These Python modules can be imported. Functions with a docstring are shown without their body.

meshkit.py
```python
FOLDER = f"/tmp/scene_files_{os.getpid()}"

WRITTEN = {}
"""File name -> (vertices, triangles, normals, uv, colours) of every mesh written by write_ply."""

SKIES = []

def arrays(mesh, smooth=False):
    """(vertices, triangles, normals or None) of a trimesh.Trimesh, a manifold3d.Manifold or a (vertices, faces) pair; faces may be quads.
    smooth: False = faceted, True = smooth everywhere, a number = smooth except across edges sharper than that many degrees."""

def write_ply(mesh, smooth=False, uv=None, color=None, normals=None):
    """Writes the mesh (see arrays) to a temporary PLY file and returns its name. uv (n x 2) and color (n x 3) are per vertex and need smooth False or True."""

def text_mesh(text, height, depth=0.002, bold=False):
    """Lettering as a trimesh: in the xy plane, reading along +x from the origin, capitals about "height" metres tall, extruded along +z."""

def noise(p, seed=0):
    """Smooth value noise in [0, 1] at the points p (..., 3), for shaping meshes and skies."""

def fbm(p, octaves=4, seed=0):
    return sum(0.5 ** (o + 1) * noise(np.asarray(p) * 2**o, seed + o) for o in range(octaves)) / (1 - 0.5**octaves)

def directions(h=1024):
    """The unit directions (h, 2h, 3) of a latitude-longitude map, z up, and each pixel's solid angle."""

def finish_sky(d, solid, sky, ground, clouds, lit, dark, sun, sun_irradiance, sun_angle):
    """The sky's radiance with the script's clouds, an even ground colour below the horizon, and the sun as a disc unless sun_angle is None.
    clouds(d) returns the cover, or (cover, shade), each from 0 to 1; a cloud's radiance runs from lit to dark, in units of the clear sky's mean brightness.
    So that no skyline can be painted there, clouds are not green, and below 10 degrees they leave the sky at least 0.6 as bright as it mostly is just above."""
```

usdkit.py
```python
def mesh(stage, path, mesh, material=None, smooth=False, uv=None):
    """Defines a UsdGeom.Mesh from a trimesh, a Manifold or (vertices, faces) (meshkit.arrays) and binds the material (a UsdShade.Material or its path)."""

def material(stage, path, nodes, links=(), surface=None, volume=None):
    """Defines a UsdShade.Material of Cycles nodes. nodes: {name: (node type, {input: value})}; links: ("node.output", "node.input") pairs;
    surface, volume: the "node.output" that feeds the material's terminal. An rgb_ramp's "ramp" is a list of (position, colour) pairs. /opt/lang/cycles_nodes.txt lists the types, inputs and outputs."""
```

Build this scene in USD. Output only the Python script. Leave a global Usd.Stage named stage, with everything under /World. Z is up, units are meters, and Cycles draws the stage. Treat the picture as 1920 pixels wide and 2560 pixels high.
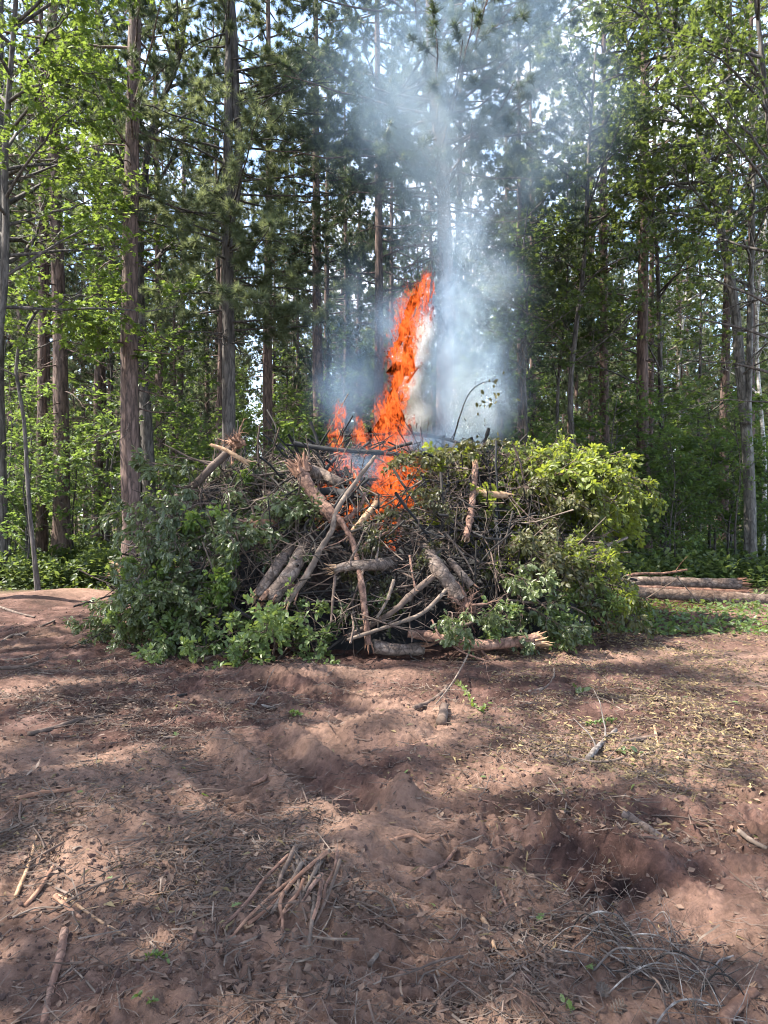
import math
import numpy as np
import usdkit, meshkit
from pxr import Usd, UsdGeom, UsdLux, UsdShade, Gf, Sdf, Vt

stage = Usd.Stage.CreateInMemory()
UsdGeom.SetStageUpAxis(stage, UsdGeom.Tokens.z)
UsdGeom.SetStageMetersPerUnit(stage, 1.0)
UsdGeom.Xform.Define(stage, '/World')
UsdGeom.Scope.Define(stage, '/World/Looks')

# ------------------------------------------------------------------ camera, sky, sun, exposure
F, CZ = 1775.0, 1.6                        # focal length in pixels of a 1920 wide picture, eye height
cam = UsdGeom.Camera.Define(stage, '/World/camera')
cam.AddTranslateOp().Set(Gf.Vec3d(0, 0, CZ))
cam.AddRotateXOp().Set(90.0)
cam.CreateFocalLengthAttr(24.0)
cam.CreateHorizontalApertureAttr(24.0 * 1920 / F)
cam.CreateExposureAttr(2.25)

SUN_EL, SUN_AZ = math.radians(54), math.radians(-92)      # azimuth: atan2(x, y) of the direction towards the sun
SUN = np.array([math.sin(SUN_AZ) * math.cos(SUN_EL), math.cos(SUN_AZ) * math.cos(SUN_EL), math.sin(SUN_EL)])
sun = UsdLux.DistantLight.Define(stage, '/World/sun')
sun.CreateIntensityAttr(1.25)
sun.CreateAngleAttr(0.53)
sun.CreateNormalizeAttr(True)
sun.CreateColorAttr(Gf.Vec3f(1.0, 0.93, 0.82))
_r = Gf.Rotation(Gf.Vec3d(0, 0, 1), Gf.Vec3d(*SUN))
sun.AddOrientOp(UsdGeom.XformOp.PrecisionDouble).Set(Gf.Quatd(_r.GetQuat()))

sky_mat = usdkit.material(stage, '/World/Looks/sky', {
    'sky': ('sky_texture', {'sky_type': 'single_scattering', 'sun_disc': False, 'sun_elevation': SUN_EL, 'sun_rotation': SUN_AZ, 'altitude': 200.0, 'aerosol_density': 1.5}),
    'tc': ('texture_coordinate', {}),
    'map': ('mapping', {'scale': (1.0, 1.0, 2.2)}),
    'n': ('noise_texture', {'scale': 2.6, 'detail': 6.0, 'roughness': 0.6}),
    'r': ('rgb_ramp', {'ramp': [(0.47, (0, 0, 0)), (0.66, (1, 1, 1))]}),
    'm': ('mix_color', {'b': (4.6, 4.9, 5.4), 'use_clamp': False}),
    'bg': ('background_shader', {'strength': 0.15}),
}, [('tc.generated', 'map.vector'), ('map.vector', 'n.vector'), ('n.fac', 'r.fac'), ('r.color', 'm.fac'), ('sky.color', 'm.a'), ('m.result', 'bg.color')], surface='bg.background')
dome = UsdLux.DomeLight.Define(stage, '/World/sky')
UsdShade.MaterialBindingAPI.Apply(dome.GetPrim()).Bind(sky_mat)
dome.GetPrim().SetCustomDataByKey('kind', 'structure')


# ------------------------------------------------------------------ helpers: scene tree
count, base_of = {}, {}


def numbered(path):
    n = count.get(path, 0)
    count[path] = n + 1
    return path if n == 0 else f'{path}_{n:03d}'


def tag(p, label=None, cat=None, group=None, kind=None):
    for k, v in (('label', label), ('category', cat), ('group', group), ('kind', kind)):
        if v:
            p.SetCustomDataByKey(k, v)
    return p


def thing(name, label, cat, loc=(0, 0, 0), group=None, kind=None):
    path = numbered('/World/' + name)
    x = UsdGeom.Xform.Define(stage, path)
    x.AddTranslateOp().Set(Gf.Vec3d(*map(float, loc)))
    base_of[path] = np.asarray(loc, float)
    return tag(x.GetPrim(), label, cat, group, kind)


def part(name, mesh, mat, parent=None, smooth=False, label=None, kind=None, local=False):
    """One mesh under parent (or at top level); vertices are in world space unless local."""
    up = str(parent.GetPath()) if parent is not None else '/World'
    path = numbered(up + '/' + name)
    v, f = mesh
    if not local and up != '/World':
        v = v - base_of[up]
        base_of[path] = base_of[up]
    elif up != '/World':
        base_of[path] = np.zeros(3)
    m = usdkit.mesh(stage, path, (v, f), M[mat] if isinstance(mat, str) else mat, smooth=smooth)
    m.CreateDoubleSidedAttr(True)
    return tag(m.GetPrim(), label, None, None, kind)


def copy_of(root, loc, rotz=0.0, scale=1.0, tilt=(0.0, 0.0), label=None, group=None, name=None, kind=None):
    was = root.GetCustomData()
    path = numbered('/World/' + (name or was_name(root)))
    x = UsdGeom.Xform.Define(stage, path)
    p = x.GetPrim()
    place(x, loc, rotz, scale, tilt)
    p.GetReferences().AddInternalReference(root.GetPath())
    p.SetInstanceable(True)
    return tag(p, label or was.get('label'), was.get('category'), group or was.get('group'), kind)


def was_name(root):
    n = root.GetName()
    return n[:-4] if n[-4:-3] == '_' and n[-3:].isdigit() else n


def place(x, loc, rotz=0.0, scale=1.0, tilt=(0.0, 0.0)):
    x.ClearXformOpOrder()
    x.AddTranslateOp().Set(Gf.Vec3d(*map(float, loc)))
    x.AddRotateXYZOp().Set(Gf.Vec3f(math.degrees(tilt[0]), math.degrees(tilt[1]), math.degrees(rotz)))
    s = np.broadcast_to(scale, 3)
    x.AddScaleOp().Set(Gf.Vec3f(*map(float, s)))


# ------------------------------------------------------------------ helpers: geometry
def at(px, py, d):
    """The point of the place that stands d metres ahead at this spot of the photograph."""
    return np.array([(px - 960) / F * d, d, CZ + (1280 - py) / F * d])


def cat(*ms):
    vs, fs, n = [], [], 0
    for v, f in ms:
        vs.append(v)
        fs.append(np.asarray(f) + n)
        n += len(v)
    return np.vstack(vs), np.vstack(fs)


def unit(a):
    return a / (np.linalg.norm(a, axis=-1, keepdims=True) + 1e-12)


def tubes(P, R, S=4, cap=False):
    """N polylines P (N,K,3) with radii R (N,K) as tubes of S sides."""
    P, R = np.asarray(P, float), np.asarray(R, float)
    if P.ndim == 2:
        P, R = P[None], R[None]
    N, K = P.shape[:2]
    T = unit(np.gradient(P, axis=1))
    mean = unit(P[:, -1] - P[:, 0])
    ref = np.where(np.abs(mean[:, 2:]) < 0.75, [[0, 0, 1.0]], [[1.0, 0, 0]])[:, None]
    A = unit(np.cross(T, ref))
    B = np.cross(T, A)
    a = np.arange(S) * 2 * np.pi / S
    V = P[:, :, None] + R[..., None, None] * (np.cos(a)[:, None] * A[:, :, None] + np.sin(a)[:, None] * B[:, :, None])
    i, j = np.meshgrid(np.arange(K - 1), np.arange(S), indexing='ij')
    q = np.stack([i * S + j, i * S + (j + 1) % S, (i + 1) * S + (j + 1) % S, (i + 1) * S + j], -1).reshape(-1, 4)
    t = np.vstack([q[:, [0, 1, 2]], q[:, [0, 2, 3]]])
    if cap:
        c = np.arange(1, S - 1)
        t = np.vstack([t, np.stack([0 * c, c + 1, c], 1), (K - 1) * S + np.stack([0 * c, c, c + 1], 1)])
    f = (np.arange(N)[:, None, None] * (K * S) + t[None]).reshape(-1, 3)
    return V.reshape(-1, 3), f


def spline(pts, K):
    """A smooth line through the points, K samples (Catmull-Rom)."""
    p = np.asarray(pts, float)
    if len(p) == 2:
        s = np.linspace(0, 1, K)[:, None]
        return p[0] * (1 - s) + p[1] * s
    e = np.vstack([2 * p[0] - p[1], p, 2 * p[-1] - p[-2]])
    u = np.linspace(0, len(p) - 1, K)
    i = np.minimum(u.astype(int), len(p) - 2)
    t = (u - i)[:, None]
    a, b, c, d = e[i], e[i + 1], e[i + 2], e[i + 3]
    return 0.5 * (2 * b + (c - a) * t + (2 * a - 5 * b + 4 * c - d) * t ** 2 + (3 * b - a - 3 * c + d) * t ** 3)


def grow(P, n, lo, hi, L, ang, up, wig, rng, K=5, sag=0.0, taper=0.5, spread=0.15):
    """Child polylines of the polylines P (N,Kp,3): n on each, starting between lo and hi along it."""
    N, Kp = P.shape[:2]
    t = (np.arange(n)[None] + rng.uniform(0, 1, (N, n))) / n * (hi - lo) + lo
    u = t * (Kp - 1)
    i = np.minimum(u.astype(int), Kp - 2)
    w = (u - i)[..., None]
    rows = np.arange(N)[:, None]
    base = P[rows, i] * (1 - w) + P[rows, i + 1] * w
    T = unit(P[rows, i + 1] - P[rows, i])
    side = unit(np.cross(T, unit(rng.normal(size=(N, n, 3)))))
    a = ang + rng.normal(0, spread, (N, n, 1))
    d = np.cos(a) * T + np.sin(a) * side
    d[..., 2] += up
    d = unit(d)
    Ln = (np.broadcast_to(L, (N,))[:, None] * rng.uniform(0.65, 1.25, (N, n)) * (1 - taper * t))[..., None, None]
    s = np.linspace(0, 1, K)[None, None, :, None]
    bend = rng.normal(0, wig, (N, n, 1, 3))
    Q = base[:, :, None] + d[:, :, None] * s * Ln + bend * s ** 2 * Ln
    Q = Q + rng.normal(0, 0.35 * wig, Q.shape) * Ln * s * 0.35
    Q[..., 2] -= sag * (s ** 2 * Ln)[..., 0]
    return Q.reshape(-1, K, 3), t.ravel()


def along(P, n, lo, hi, rng):
    """n points on each polyline, with tangents."""
    N, Kp = P.shape[:2]
    t = rng.uniform(lo, hi, (N, n))
    u = t * (Kp - 1)
    i = np.minimum(u.astype(int), Kp - 2)
    w = (u - i)[..., None]
    rows = np.arange(N)[:, None]
    return (P[rows, i] * (1 - w) + P[rows, i + 1] * w).reshape(-1, 3), unit(P[rows, i + 1] - P[rows, i]).reshape(-1, 3)


LEAF = {
    'diamond': ([(0, 0, 0), (.45, .3, .07), (1, 0, -.05), (.45, -.3, .07)], [(0, 2, 1), (0, 3, 2)]),
    'oval': ([(0, 0, 0), (.25, .24, .06), (.65, .25, .05), (1, 0, -.1), (.65, -.25, .05), (.25, -.24, .06), (.5, 0, 0)],
             [(0, 6, 1), (1, 6, 2), (2, 6, 3), (0, 5, 6), (5, 4, 6), (4, 3, 6)]),
    'maple': ([(0, 0, 0), (.1, .42, .05), (.38, .2, .03), (.6, .55, .0), (.62, .17, .03), (1, 0, -.12), (.62, -.17, .03), (.6, -.55, .0), (.38, -.2, .03), (.1, -.42, .05)],
              [(0, 2, 1), (0, 4, 2), (2, 4, 3), (0, 5, 4), (0, 6, 5), (0, 8, 6), (8, 7, 6), (0, 9, 8)]),
    'oak': ([(0, 0, 0), (.2, .09, .02), (.3, .26, .06), (.4, .1, .02), (.55, .33, .06), (.62, .12, .02), (.8, .27, .03), (1, 0, -.1),
             (.8, -.27, .03), (.62, -.12, .02), (.55, -.33, .06), (.4, -.1, .02), (.3, -.26, .06), (.2, -.09, .02)],
            [(0, 3, 1), (1, 3, 2), (0, 5, 3), (3, 5, 4), (0, 7, 5), (5, 7, 6), (0, 9, 7), (9, 8, 7), (0, 11, 9), (11, 10, 9), (0, 13, 11), (13, 12, 11)]),
}


def leaves(kind, pos, fwd, up, size):
    tv, tf = (np.array(x) for x in LEAF[kind])
    fwd = unit(fwd)
    side = unit(np.cross(up, fwd))
    nrm = np.cross(fwd, side)
    s = np.broadcast_to(size, (len(pos),))[:, None, None]
    V = pos[:, None] + s * (tv[None, :, 0:1] * fwd[:, None] + tv[None, :, 1:2] * side[:, None] + tv[None, :, 2:3] * nrm[:, None])
    f = (np.arange(len(pos))[:, None, None] * len(tv) + tf[None]).reshape(-1, 3)
    return V.reshape(-1, 3), f


def needles(pos, d, n, length, width, spread, rng):
    """Tufts: n thin triangles from every point, fanned about the direction d."""
    N = len(pos)
    r = unit(rng.normal(size=(N, n, 3)))
    q = unit(d[:, None] * (1 - spread) + r * spread + 0.0)
    L = length * rng.uniform(0.7, 1.15, (N, n, 1)) * rng.uniform(.55, 1.3, (N, 1, 1))
    side = unit(np.cross(q, rng.normal(size=(N, n, 3)))) * width
    b = pos[:, None] + q * L * 0.1
    tip = pos[:, None] + q * L
    V = np.stack([b - side, b + side, tip], 2).reshape(-1, 3)
    return V, np.arange(len(V)).reshape(-1, 3)


def rough(v, f, amp, freq, seed=0):
    """Push vertices about by smooth noise."""
    n = np.stack([meshkit.fbm(v * freq, 3, seed + 7 * k) for k in range(3)], -1) - 0.5
    return v + n * 2 * amp, f


def taper(L, r0, r1, K):
    return r0 + (r1 - r0) * np.linspace(0, 1, K)


def shards(p, d, r, n, L, rng):
    """Torn wood fibres standing out of a break at p in direction d: thin pointed splinters."""
    d = unit(np.asarray(d, float))
    a = unit(np.cross(d, [0.3, 0.2, 0.9]))
    b = np.cross(d, a)
    w = rng.uniform(0, 2 * np.pi, n)
    q = np.sqrt(rng.uniform(0.05, 1, n)) * r
    s = p + np.cos(w)[:, None] * q[:, None] * a + np.sin(w)[:, None] * q[:, None] * b
    out = unit(d + 0.35 * (s - p) / r + rng.normal(0, 0.12, (n, 3)))
    ln = L * rng.uniform(0.25, 1.0, n)[:, None]
    P = np.stack([s - d * r * 0.7, s + out * ln * 0.45, s + (out + rng.normal(0, 0.1, (n, 3))) * ln], 1)
    R = rng.uniform(0.14, 0.34, n)[:, None] * r * np.array([1.0, 0.7, 0.06])
    return tubes(P, R, 4)


def log_mesh(pts, r0, r1, rng, S=12, K=None, knots=2, bump=0.05):
    """A trunk or limb through the points, uneven, with closed ends."""
    length = np.linalg.norm(np.diff(np.asarray(pts, float), axis=0), axis=1).sum()
    K = K or int(np.clip(length / (0.9 * max(r0, r1)), 8, 40))
    p = spline(pts, K)
    R = taper(0, r0, r1, K) * (1 + rng.normal(0, 0.04, K))
    for _ in range(knots):
        c, w = rng.uniform(0.1, 0.9), rng.uniform(0.02, 0.05)
        R = R * (1 + 0.18 * np.exp(-((np.linspace(0, 1, K) - c) / w) ** 2))
    v, f = tubes(p, R, S, cap=True)
    rr = max(r0, r1)
    return rough(v, f, rr * bump * 2, 0.8 / rr, int(rng.integers(1000)))

# ------------------------------------------------------------------ materials
M = {}


def surf(name, stops, scale=6.0, detail=5.0, rough_=0.85, bump=0.0, dist=0.02, stretch=(1, 1, 1), coord='object', spec=0.3, vor=0.0, island=0.0):
    """Noise-coloured matt surface; vor adds bark plates; island varies piece by piece."""
    nodes = {
        'tc': ('texture_coordinate', {}), 'g': ('geometry', {}),
        'map': ('mapping', {'scale': stretch}),
        'n': ('noise_texture', {'scale': scale, 'detail': detail, 'roughness': 0.62}),
        'r': ('rgb_ramp', {'ramp': stops}),
        'p': ('principled_bsdf', {'roughness': rough_, 'specular_ior_level': spec}),
    }
    links = [('tc.object' if coord == 'object' else 'g.position', 'map.vector'), ('map.vector', 'n.vector'), ]
    fac = 'n.fac'
    if island:
        nodes['im'] = ('math', {'math_type': 'multiply_add', 'value2': island, 'value3': -island / 2})
        nodes['ia'] = ('math', {'math_type': 'add'})
        links += [('g.random_per_island', 'im.value1'), ('im.value', 'ia.value1'), (fac, 'ia.value2')]
        fac = 'ia.value'
    links += [(fac, 'r.fac')]
    col, height = 'r.color', 'n.fac'
    if vor:
        nodes['v'] = ('voronoi_texture', {'scale': vor, 'feature': 'distance_to_edge'})
        nodes['wn'] = ('mix_vector', {'fac': 0.12})
        nodes['vr'] = ('rgb_ramp', {'ramp': [(0.0, (0.3, 0.3, 0.3)), (0.12, (1, 1, 1))]})
        nodes['mx'] = ('mix_color', {'blend_type': 'multiply', 'fac': 0.8})
        nodes['ma'] = ('math', {'math_type': 'add'})
        nodes['vc'] = ('math', {'math_type': 'minimum', 'value2': 0.2})
        links += [('map.vector', 'wn.a'), ('n.color', 'wn.b'), ('wn.result', 'v.vector'), ('v.distance', 'vr.fac'), ('r.color', 'mx.a'), ('vr.color', 'mx.b'),
                  ('v.distance', 'vc.value1'), ('vc.value', 'ma.value1'), ('n.fac', 'ma.value2')]
        col, height = 'mx.result', 'ma.value'
    links.append((col, 'p.base_color'))
    if bump:
        nodes['b'] = ('bump', {'strength': bump, 'distance': dist})
        links += [(height, 'b.height'), ('b.normal', 'p.normal')]
    M[name] = usdkit.material(stage, '/World/Looks/' + name, nodes, links, surface='p.BSDF')


def foliage(name, stops, trans=0.4, tcol=None, rough_=0.5, spec=0.4, vary=0.35):
    """Leaf: colour by leaf, by plant and by clump; light passes through."""
    mid = np.array(stops[len(stops) // 2][1])
    tcol = tcol if tcol is not None else tuple(np.clip(mid * [2.6, 2.4, 0.9], 0, 0.9))
    nodes = {
        'g': ('geometry', {}), 'oi': ('object_info', {}),
        'n': ('noise_texture', {'scale': 0.9, 'detail': 3.0}),
        'a': ('math', {'math_type': 'multiply_add', 'value2': vary, 'value3': -vary / 2}),
        'a2': ('math', {'math_type': 'multiply_add', 'value2': 0.25, 'value3': -0.125}),
        's': ('math', {'math_type': 'add'}), 's2': ('math', {'math_type': 'add'}),
        'r': ('rgb_ramp', {'ramp': stops}),
        'p': ('principled_bsdf', {'roughness': rough_, 'specular_ior_level': spec}),
        'tm': ('mix_color', {'blend_type': 'mix', 'fac': 0.65, 'b': tcol}),
        't': ('translucent_bsdf', {}),
        'm': ('mix_closure', {'fac': trans}),
    }
    links = [('g.position', 'n.vector'), ('g.random_per_island', 'a.value1'), ('oi.random', 'a2.value1'), ('n.fac', 's.value1'), ('a.value', 's.value2'),
             ('s.value', 's2.value1'), ('a2.value', 's2.value2'), ('s2.value', 'r.fac'), ('r.color', 'p.base_color'), ('r.color', 'tm.a'), ('tm.result', 't.color'),
             ('p.BSDF', 'm.closure1'), ('t.BSDF', 'm.closure2')]
    M[name] = usdkit.material(stage, '/World/Looks/' + name, nodes, links, surface='m.closure')


surf('pine_bark', [(0.3, (.04, .028, .024)), (0.5, (.098, .064, .053)), (0.7, (.18, .122, .102))], scale=14, bump=0.8, dist=0.03, stretch=(1, 1, .22), vor=9)
surf('dark_bark', [(0.3, (.03, .026, .024)), (0.5, (.07, .06, .055)), (0.72, (.13, .115, .105))], scale=16, bump=0.8, dist=0.03, stretch=(1, 1, .2), vor=10)
surf('grey_bark', [(0.32, (.04, .036, .032)), (0.5, (.085, .077, .068)), (0.68, (.18, .17, .155))], scale=11, bump=0.7, dist=0.02, stretch=(1, 1, .3), vor=12)
surf('birch_bark', [(0.34, (.08, .07, .065)), (0.45, (.30, .28, .26)), (0.7, (.50, .48, .45))], scale=9, bump=0.4, dist=0.01, stretch=(1, 1, 2.5))
surf('log_bark', [(0.3, (.045, .033, .027)), (0.5, (.11, .08, .065)), (0.7, (.22, .175, .145))], scale=9, bump=1.0, dist=0.02, stretch=(1, 1, 1), vor=14)
surf('red_bark', [(0.3, (.065, .035, .026)), (0.5, (.15, .083, .06)), (0.7, (.27, .165, .12))], scale=10, bump=0.9, dist=0.015, vor=13)
surf('pale_wood', [(0.3, (.20, .12, .07)), (0.5, (.38, .25, .15)), (0.7, (.56, .42, .28))], scale=16, bump=0.6, dist=0.01, island=0.3)
surf('torn_wood', [(0.3, (.12, .062, .04)), (0.5, (.27, .15, .095)), (0.7, (.45, .30, .20))], scale=18, bump=0.6, dist=0.01, island=0.35)
surf('brown_twig', [(0.3, (.055, .038, .03)), (0.5, (.13, .09, .07)), (0.72, (.25, .18, .14))], scale=10, bump=0.4, dist=0.01, island=0.35, coord='position')
surf('grey_twig', [(0.3, (.08, .06, .048)), (0.5, (.185, .142, .112)), (0.72, (.35, .285, .23))], scale=12, bump=0.4, dist=0.01, island=0.35, coord='position')
surf('lichen_twig', [(0.35, (.075, .062, .055)), (0.5, (.17, .15, .135)), (0.62, (.30, .29, .27)), (0.75, (.45, .46, .42))], scale=22, bump=0.6, dist=0.008, island=0.2, coord='position')
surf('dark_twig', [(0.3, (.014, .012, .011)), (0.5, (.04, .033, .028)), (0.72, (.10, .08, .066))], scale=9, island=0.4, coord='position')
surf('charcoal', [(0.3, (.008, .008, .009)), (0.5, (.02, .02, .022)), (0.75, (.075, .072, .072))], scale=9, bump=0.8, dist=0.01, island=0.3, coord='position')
surf('root_fibre', [(0.3, (.12, .06, .035)), (0.5, (.28, .15, .085)), (0.7, (.45, .28, .17))], scale=14, island=0.4, coord='position')
surf('soil_clod', [(0.3, (.035, .020, .016)), (0.5, (.070, .039, .031)), (0.7, (.12, .073, .058))], scale=5, bump=0.7, dist=0.01, island=0.3, coord='position')
surf('litter_chip', [(0.2, (.11, .07, .05)), (0.45, (.26, .19, .135)), (0.75, (.55, .48, .38))], scale=3, island=0.75, coord='position')
surf('straw_chip', [(0.25, (.16, .12, .06)), (0.5, (.36, .28, .16)), (0.75, (.55, .47, .30))], scale=3, island=0.7, coord='position')
surf('dead_leaf', [(0.25, (.09, .06, .045)), (0.5, (.22, .165, .125)), (0.75, (.42, .37, .31))], scale=2, island=0.6, coord='position', rough_=0.7)
surf('cone', [(0.3, (.05, .04, .034)), (0.6, (.14, .11, .09)), (0.8, (.26, .22, .19))], scale=30, bump=0.5)
foliage('maple_bright', [(0.25, (.060, .105, .018)), (0.5, (.095, .155, .028)), (0.75, (.15, .21, .045))], trans=0.45, tcol=(.25, .33, .05))
foliage('maple_dark', [(0.25, (.034, .054, .020)), (0.5, (.064, .094, .032)), (0.75, (.12, .15, .055))], trans=0.42, tcol=(.22, .28, .05))
foliage('oak_leaf', [(0.25, (.042, .058, .020)), (0.5, (.090, .115, .038)), (0.75, (.20, .22, .12))], trans=0.25, tcol=(.13, .18, .04), rough_=0.40, spec=0.5)
foliage('pale_leaf', [(0.25, (.065, .10, .032)), (0.5, (.12, .165, .055)), (0.75, (.22, .26, .12))], trans=0.35, tcol=(.26, .34, .06), rough_=0.45)
foliage('elm_leaf', [(0.25, (.055, .07, .018)), (0.5, (.12, .15, .032)), (0.75, (.22, .25, .07))], trans=0.45, tcol=(.38, .44, .04), rough_=0.5)
foliage('wilted_leaf', [(0.25, (.03, .032, .012)), (0.5, (.07, .07, .025)), (0.75, (.13, .125, .05))], trans=0.25, tcol=(.16, .16, .03))
foliage('red_pine_needle', [(0.25, (.035, .05, .028)), (0.5, (.066, .088, .045)), (0.75, (.125, .145, .07))], trans=0.3, tcol=(.13, .17, .05))
foliage('white_pine_needle', [(0.25, (.075, .10, .06)), (0.5, (.14, .17, .095)), (0.75, (.23, .26, .14))], trans=0.45, tcol=(.28, .32, .12))
foliage('undergrowth_leaf', [(0.25, (.038, .065, .022)), (0.5, (.068, .115, .036)), (0.75, (.125, .18, .06))], trans=0.45, tcol=(.26, .36, .06))
foliage('herb', [(0.25, (.05, .08, .02)), (0.5, (.10, .14, .035)), (0.75, (.17, .20, .06))], trans=0.3)

# the ground: red-brown sandy subsoil in the clearing, leaf litter under the trees
M['soil'] = usdkit.material(stage, '/World/Looks/soil', {
    'g': ('geometry', {}), 'at': ('attribute', {'attribute': 'soil_kind'}), 'sep': ('separate_color', {}),
    'n1': ('noise_texture', {'scale': 1.6, 'detail': 9.0, 'roughness': 0.68}),
    'n2': ('noise_texture', {'scale': 13.0, 'detail': 10.0, 'roughness': 0.78}),
    'n3': ('noise_texture', {'scale': 120.0, 'detail': 4.0, 'roughness': 0.7}),
    'r1': ('rgb_ramp', {'ramp': [(0.34, (.018, .0100, .0083)), (0.45, (.044, .0238, .0190)), (0.55, (.082, .0450, .0360)), (0.66, (.142, .086, .070))]}),
    'r2': ('rgb_ramp', {'ramp': [(0.30, (.45, .43, .42)), (0.5, (1.0, 1.0, 1.0)), (0.68, (1.45, 1.45, 1.45))]}),
    'mul': ('mix_color', {'blend_type': 'multiply', 'fac': 1.0, 'use_clamp': False}),
    'sand': ('mix_color', {'b': (.195, .122, .090)}),
    'fl': ('rgb_ramp', {'ramp': [(0.3, (.035, .03, .018)), (0.5, (.07, .058, .03)), (0.7, (.12, .09, .055))]}),
    'mf': ('mix_color', {}),
    'p': ('principled_bsdf', {'roughness': 0.95, 'specular_ior_level': 0.15}),
    'h': ('math', {'math_type': 'multiply_add', 'value2': 0.35}),
    'b': ('bump', {'strength': 1.0, 'distance': 0.03}),
}, [('g.position', 'n1.vector'), ('g.position', 'n2.vector'), ('g.position', 'n3.vector'), ('n1.fac', 'r1.fac'), ('n2.fac', 'r2.fac'), ('at.color', 'sep.color'),
    ('r1.color', 'sand.a'), ('sep.g', 'sand.fac'), ('sand.result', 'mul.a'), ('r2.color', 'mul.b'), ('n2.fac', 'fl.fac'),
    ('mul.result', 'mf.a'), ('fl.color', 'mf.b'), ('sep.r', 'mf.fac'), ('mf.result', 'p.base_color'),
    ('n3.fac', 'h.value1'), ('n2.fac', 'h.value3'), ('h.value', 'b.height'), ('b.normal', 'p.normal')], surface='p.BSDF')

# flames: glowing gas in ragged tongues; smoke: pale scattering gas
def gas(name, density, color, aniso, lo, hi, scale, stretch=(1, 1, 1), emit=None, hot=None, detail=3.0, dist=0.6, absorb=(0, 0, 0), edge=(1.0, 0.35)):
    """Gas filling a unit ball (scaled by its prim): dense in the middle, ragged by noise, nothing at the rim."""
    nodes = {
        'tc': ('texture_coordinate', {}), 'g': ('geometry', {}), 'map': ('mapping', {'scale': stretch}),
        'len': ('vector_math', {'math_type': 'length'}),
        'rim': ('map_range', {'range_type': 'smoothstep', 'from_min': edge[0], 'from_max': edge[1], 'to_min': 0.0, 'to_max': 1.0}),
        'n': ('noise_texture', {'scale': scale, 'detail': detail, 'roughness': 0.6, 'distortion': dist}),
        'shift': ('math', {'math_type': 'multiply_add', 'value2': 0.45}),
        'cut': ('map_range', {'range_type': 'smoothstep', 'from_min': lo + 0.0, 'from_max': hi, 'to_min': 0.0, 'to_max': 1.0}),
        'mul': ('math', {'math_type': 'multiply'}),
        'den': ('math', {'math_type': 'multiply', 'value2': density}),
        'v': ('principled_volume', {'color': color, 'anisotropy': aniso, 'absorption_color': absorb}),
    }
    links = [('tc.object', 'len.vector1'), ('len.value', 'rim.value'), ('g.position', 'map.vector'), ('map.vector', 'n.vector'), ('rim.result', 'shift.value1'), ('n.fac', 'shift.value3'),
             ('shift.value', 'cut.value'), ('cut.result', 'mul.value1'), ('rim.result', 'mul.value2'), ('mul.value', 'den.value1'), ('den.value', 'v.density')]
    if emit:
        nodes['es'] = ('math', {'math_type': 'multiply', 'value2': emit})
        nodes['er'] = ('rgb_ramp', {'ramp': hot})
        links += [('mul.value', 'es.value1'), ('es.value', 'v.emission_strength'), ('mul.value', 'er.fac'), ('er.color', 'v.emission_color')]
    M[name] = usdkit.material(stage, '/World/Looks/' + name, nodes, links, volume='v.volume')


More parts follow.
